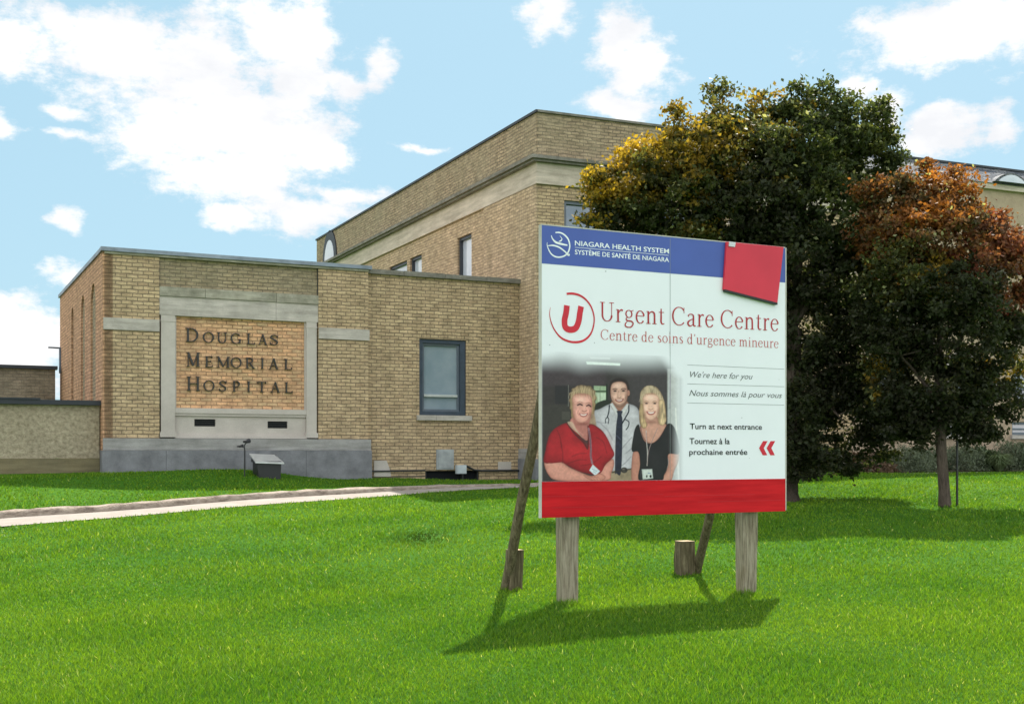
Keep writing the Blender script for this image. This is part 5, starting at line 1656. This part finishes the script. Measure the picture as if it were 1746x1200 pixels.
m.tube([base, base + Vector((.0, 0, .5)), at(1347, 700, YB), fork], [.24, .19, .16, .14], 10)
for tgt, r0 in (((1100, 310), .07), ((1200, 235), .08), ((1290, 200), .07), ((1400, 190), .09), ((1470, 260), .06), ((1450, 480), .06), ((1250, 440), .06), ((1490, 620), .04), ((1440, 720), .04), ((1495, 205), .03)):
    e = at(tgt[0], tgt[1], YB + random.uniform(-.4, .5)); s_ = fork if tgt[1] < 500 else fork.lerp(base, .35)
    mid = s_.lerp(e, .5) + Vector((random.uniform(-.15, .15), random.uniform(-.2, .2), .18))
    m.tube([s_, mid, e], [r0, r0 * .65, r0 * .2], 7)
    for k_ in range(5):
        b_ = mid.lerp(e, random.uniform(.1, .9)); m.tube([b_, b_ + Vector((random.uniform(-.5, .5), random.uniform(-.5, .5), random.uniform(.0, .5)))], [r0 * .3, .006], 5)
m.build('trunk', M['bark'], big)

YS = 17.8
smx = (1611 - CX) / F * YS
sml = thing('maple_tree', (smx, YS, float(ground_z(smx, YS))), 'small round crowned tree with orange and red top leaves, nearest the right edge', 'tree')
SB = [
    (1520, 345, 46, 44, .1, 'O', 1.1), (1575, 335, 50, 42, .0, 'O', 1.2), (1630, 345, 52, 46, .0, 'O', 1.2), (1580, 400, 85, 55, -.4, 'O'), (1690, 400, 38, 46, .1, 'R', 1.1), (1660, 450, 66, 55, -.2, 'R'),
    (1718, 425, 26, 24, .0, 'R', 1.2), (1500, 420, 42, 56, .2, 'O'), (1545, 470, 70, 60, -.4, 'y'), (1620, 500, 100, 60, -.5, 'D'), (1715, 490, 44, 48, .1, 'R'), (1750, 450, 22, 40, .3, 'O'),
    (1530, 560, 66, 66, .0, 'D'), (1620, 580, 105, 70, -.1, 'D'), (1715, 560, 50, 40, .2, 'D'), (1580, 660, 85, 60, .0, 'D'), (1660, 670, 70, 56, .1, 'D'), (1535, 700, 40, 46, .1, 'D'), (1700, 640, 40, 36, .3, 'y', .8),
    (1725, 690, 36, 34, .2, 'D', .7), (1650, 735, 46, 22, .1, 'D', .7), (1575, 735, 50, 26, .1, 'D', .7), (1740, 520, 30, 40, .4, 'D'), (1512, 640, 30, 50, .3, 'y', .8),
]
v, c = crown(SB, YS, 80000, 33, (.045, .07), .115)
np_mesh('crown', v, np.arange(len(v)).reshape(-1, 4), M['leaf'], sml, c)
m = MB(); g = sml.location.z
base = Vector((smx, YS, g - .08)); fork = at(1603, 690, YS)
m.tube([base, base + Vector((0, 0, .1)), base + Vector((-.01, 0, .35)), at(1605, 770, YS), fork], [.13, .10, .085, .078, .075], 12)
for tgt, r0 in (((1540, 370), .035), ((1620, 345), .045), ((1690, 430), .035), ((1600, 480), .04), ((1530, 600), .03), ((1700, 600), .03), ((1650, 700), .02)):
    e = at(tgt[0], tgt[1], YS + random.uniform(-.3, .3)); mid = fork.lerp(e, .5) + Vector((random.uniform(-.1, .1), random.uniform(-.2, .2), .1))
    m.tube([fork, mid, e], [r0 * 1.2, r0 * .8, .008], 7)
    for k_ in range(4):
        b_ = mid.lerp(e, random.uniform(.0, .9)); m.tube([b_, b_ + Vector((random.uniform(-.35, .35), random.uniform(-.35, .35), random.uniform(.0, .35)))], [r0 * .35, .005], 5)
m.build('trunk', M['bark'], sml)
m = MB(); px_ = (1632 - CX) / F * 17.9; gz_s = float(ground_z(px_, 17.9))
m.tube([(px_, 17.9, gz_s - .1), (px_, 17.9, 1.75)], .018, 6)
tag(m.build('tree_stake', M['black']), 'thin dark metal stake standing beside the small tree trunk', 'stake')


# ------------------------------------------------------------------ shrubs of the bed
def shrub(px, h, w, kind, seed, label, b=-.9):
    r = np.random.default_rng(seed)
    a = MF.hit(px, 780, b)[0]; x, y, _ = MF.w(a, b); g = float(ground_z(x, y))
    root = thing('shrub', (x, y, g), label, 'shrub', 'shrubs in the bed along the long wall')
    if kind == 'tuft':
        n = 900; th = r.uniform(0, 6.28, n); ln = r.uniform(.5, 1.0, n) * h * 1.25; out = r.uniform(.1, 1, n) * w * .5
        p0 = np.column_stack([x + np.cos(th) * .05, y + np.sin(th) * .05, np.full(n, g)])
        p1 = p0 + np.column_stack([np.cos(th) * out * .45, np.sin(th) * out * .45, ln * .8])
        p2 = p0 + np.column_stack([np.cos(th) * out, np.sin(th) * out, ln * r.uniform(.45, .95, n)])
        wd = np.column_stack([-np.sin(th), np.cos(th), np.zeros(n)]) * .008
        V = np.stack([p0 - wd, p0 + wd, p1 + wd, p1 - wd, p1 - wd, p1 + wd, p2 + wd * .2, p2 - wd * .2], 1).reshape(-1, 3)
        F4 = np.arange(len(V)).reshape(-1, 4); col = np.array([.16, .21, .10]) * r.uniform(.6, 1.3, (n, 1))
        C = np.repeat(np.column_stack([col, np.ones(n)]), 8, 0)
    else:
        n = 5200; d = r.normal(size=(n, 3)); d /= np.linalg.norm(d, axis=1)[:, None]; d[:, 2] = np.abs(d[:, 2])
        rr = r.uniform(.3, 1, n) ** .5 * (1 + .25 * np.sin(d[:, 0] * 6 + seed) * np.cos(d[:, 1] * 5 + d[:, 2] * 4))
        p = np.array([x, y, g]) + d * rr[:, None] * np.array([w / 2, .5, h]) + r.normal(0, .02, (n, 3))
        a_ = r.normal(size=(n, 3)) + np.array([0, 0, .9]); a_ /= np.linalg.norm(a_, axis=1)[:, None]
        bb = np.cross(a_, r.normal(size=(n, 3))); bb /= np.linalg.norm(bb, axis=1)[:, None]
        s_ = r.uniform(.03, .055, n)[:, None]; a_ *= s_; bb *= s_ * (.22 if kind == 'feather' else .5)
        V = np.stack([p - a_, p - bb, p + a_, p + bb], 1).reshape(-1, 3); F4 = np.arange(len(V)).reshape(-1, 4)
        base_c = {'feather': [.13, .16, .10], 'dark': [.05, .075, .03], 'brown': [.13, .085, .055]}[kind]
        C = np.repeat(np.column_stack([np.array(base_c) * r.uniform(.55, 1.4, (n, 1)), np.ones(n)]), 4, 0)
    np_mesh('foliage', V, F4, M['shrub'], root, C)
    m = MB()
    for k_ in range(5):
        t_ = r.uniform(0, 6.28); m.tube([(x, y, g - .05), (x + .12 * w * math.cos(t_), y + .1 * math.sin(t_), g + h * .4), (x + .3 * w * math.cos(t_), y + .2 * math.sin(t_), g + h * .8)], [.014, .01, .004], 5)
    m.build('stem', M['bark'], root)


SH = [
    (1352, .80, 1.3, 'dark', 'dark green shrub at the left end of the bed, just right of the sign edge', -1.2),
    (1410, .58, 1.2, 'dark', 'dark low shrub second from the sign, beneath the big tree', -1.3),
    (1478, .46, 1.2, 'brown', 'brown leaved low shrub between the dark and the silvery shrubs', -1.3),
    (1552, .62, 1.2, 'feather', 'silvery feathery shrub left of the small tree trunk', -1.2),
    (1585, .55, .9, 'feather', 'narrow silvery feathery shrub right behind the small tree trunk', -.8),
    (1640, .72, 1.2, 'feather', 'taller silvery feathery shrub behind the thin stake', -1.1),
    (1672, .60, 1.0, 'dark', 'dark green shrub right of the thin stake', -1.0),
    (1703, .42, .9, 'tuft', 'spiky grass tuft arching out over the bed edge', -1.45),
    (1728, .75, 1.3, 'feather', 'bushy grey green shrub at the right edge, under the wing window', -.9),
    (1765, .75, 1.3, 'dark', 'dark green shrub cut by the right edge of the view', -1.1),
]
for i, (px, h, w, k_, lab, b) in enumerate(SH): shrub(px, h, w, k_, 50 + i, lab, b)
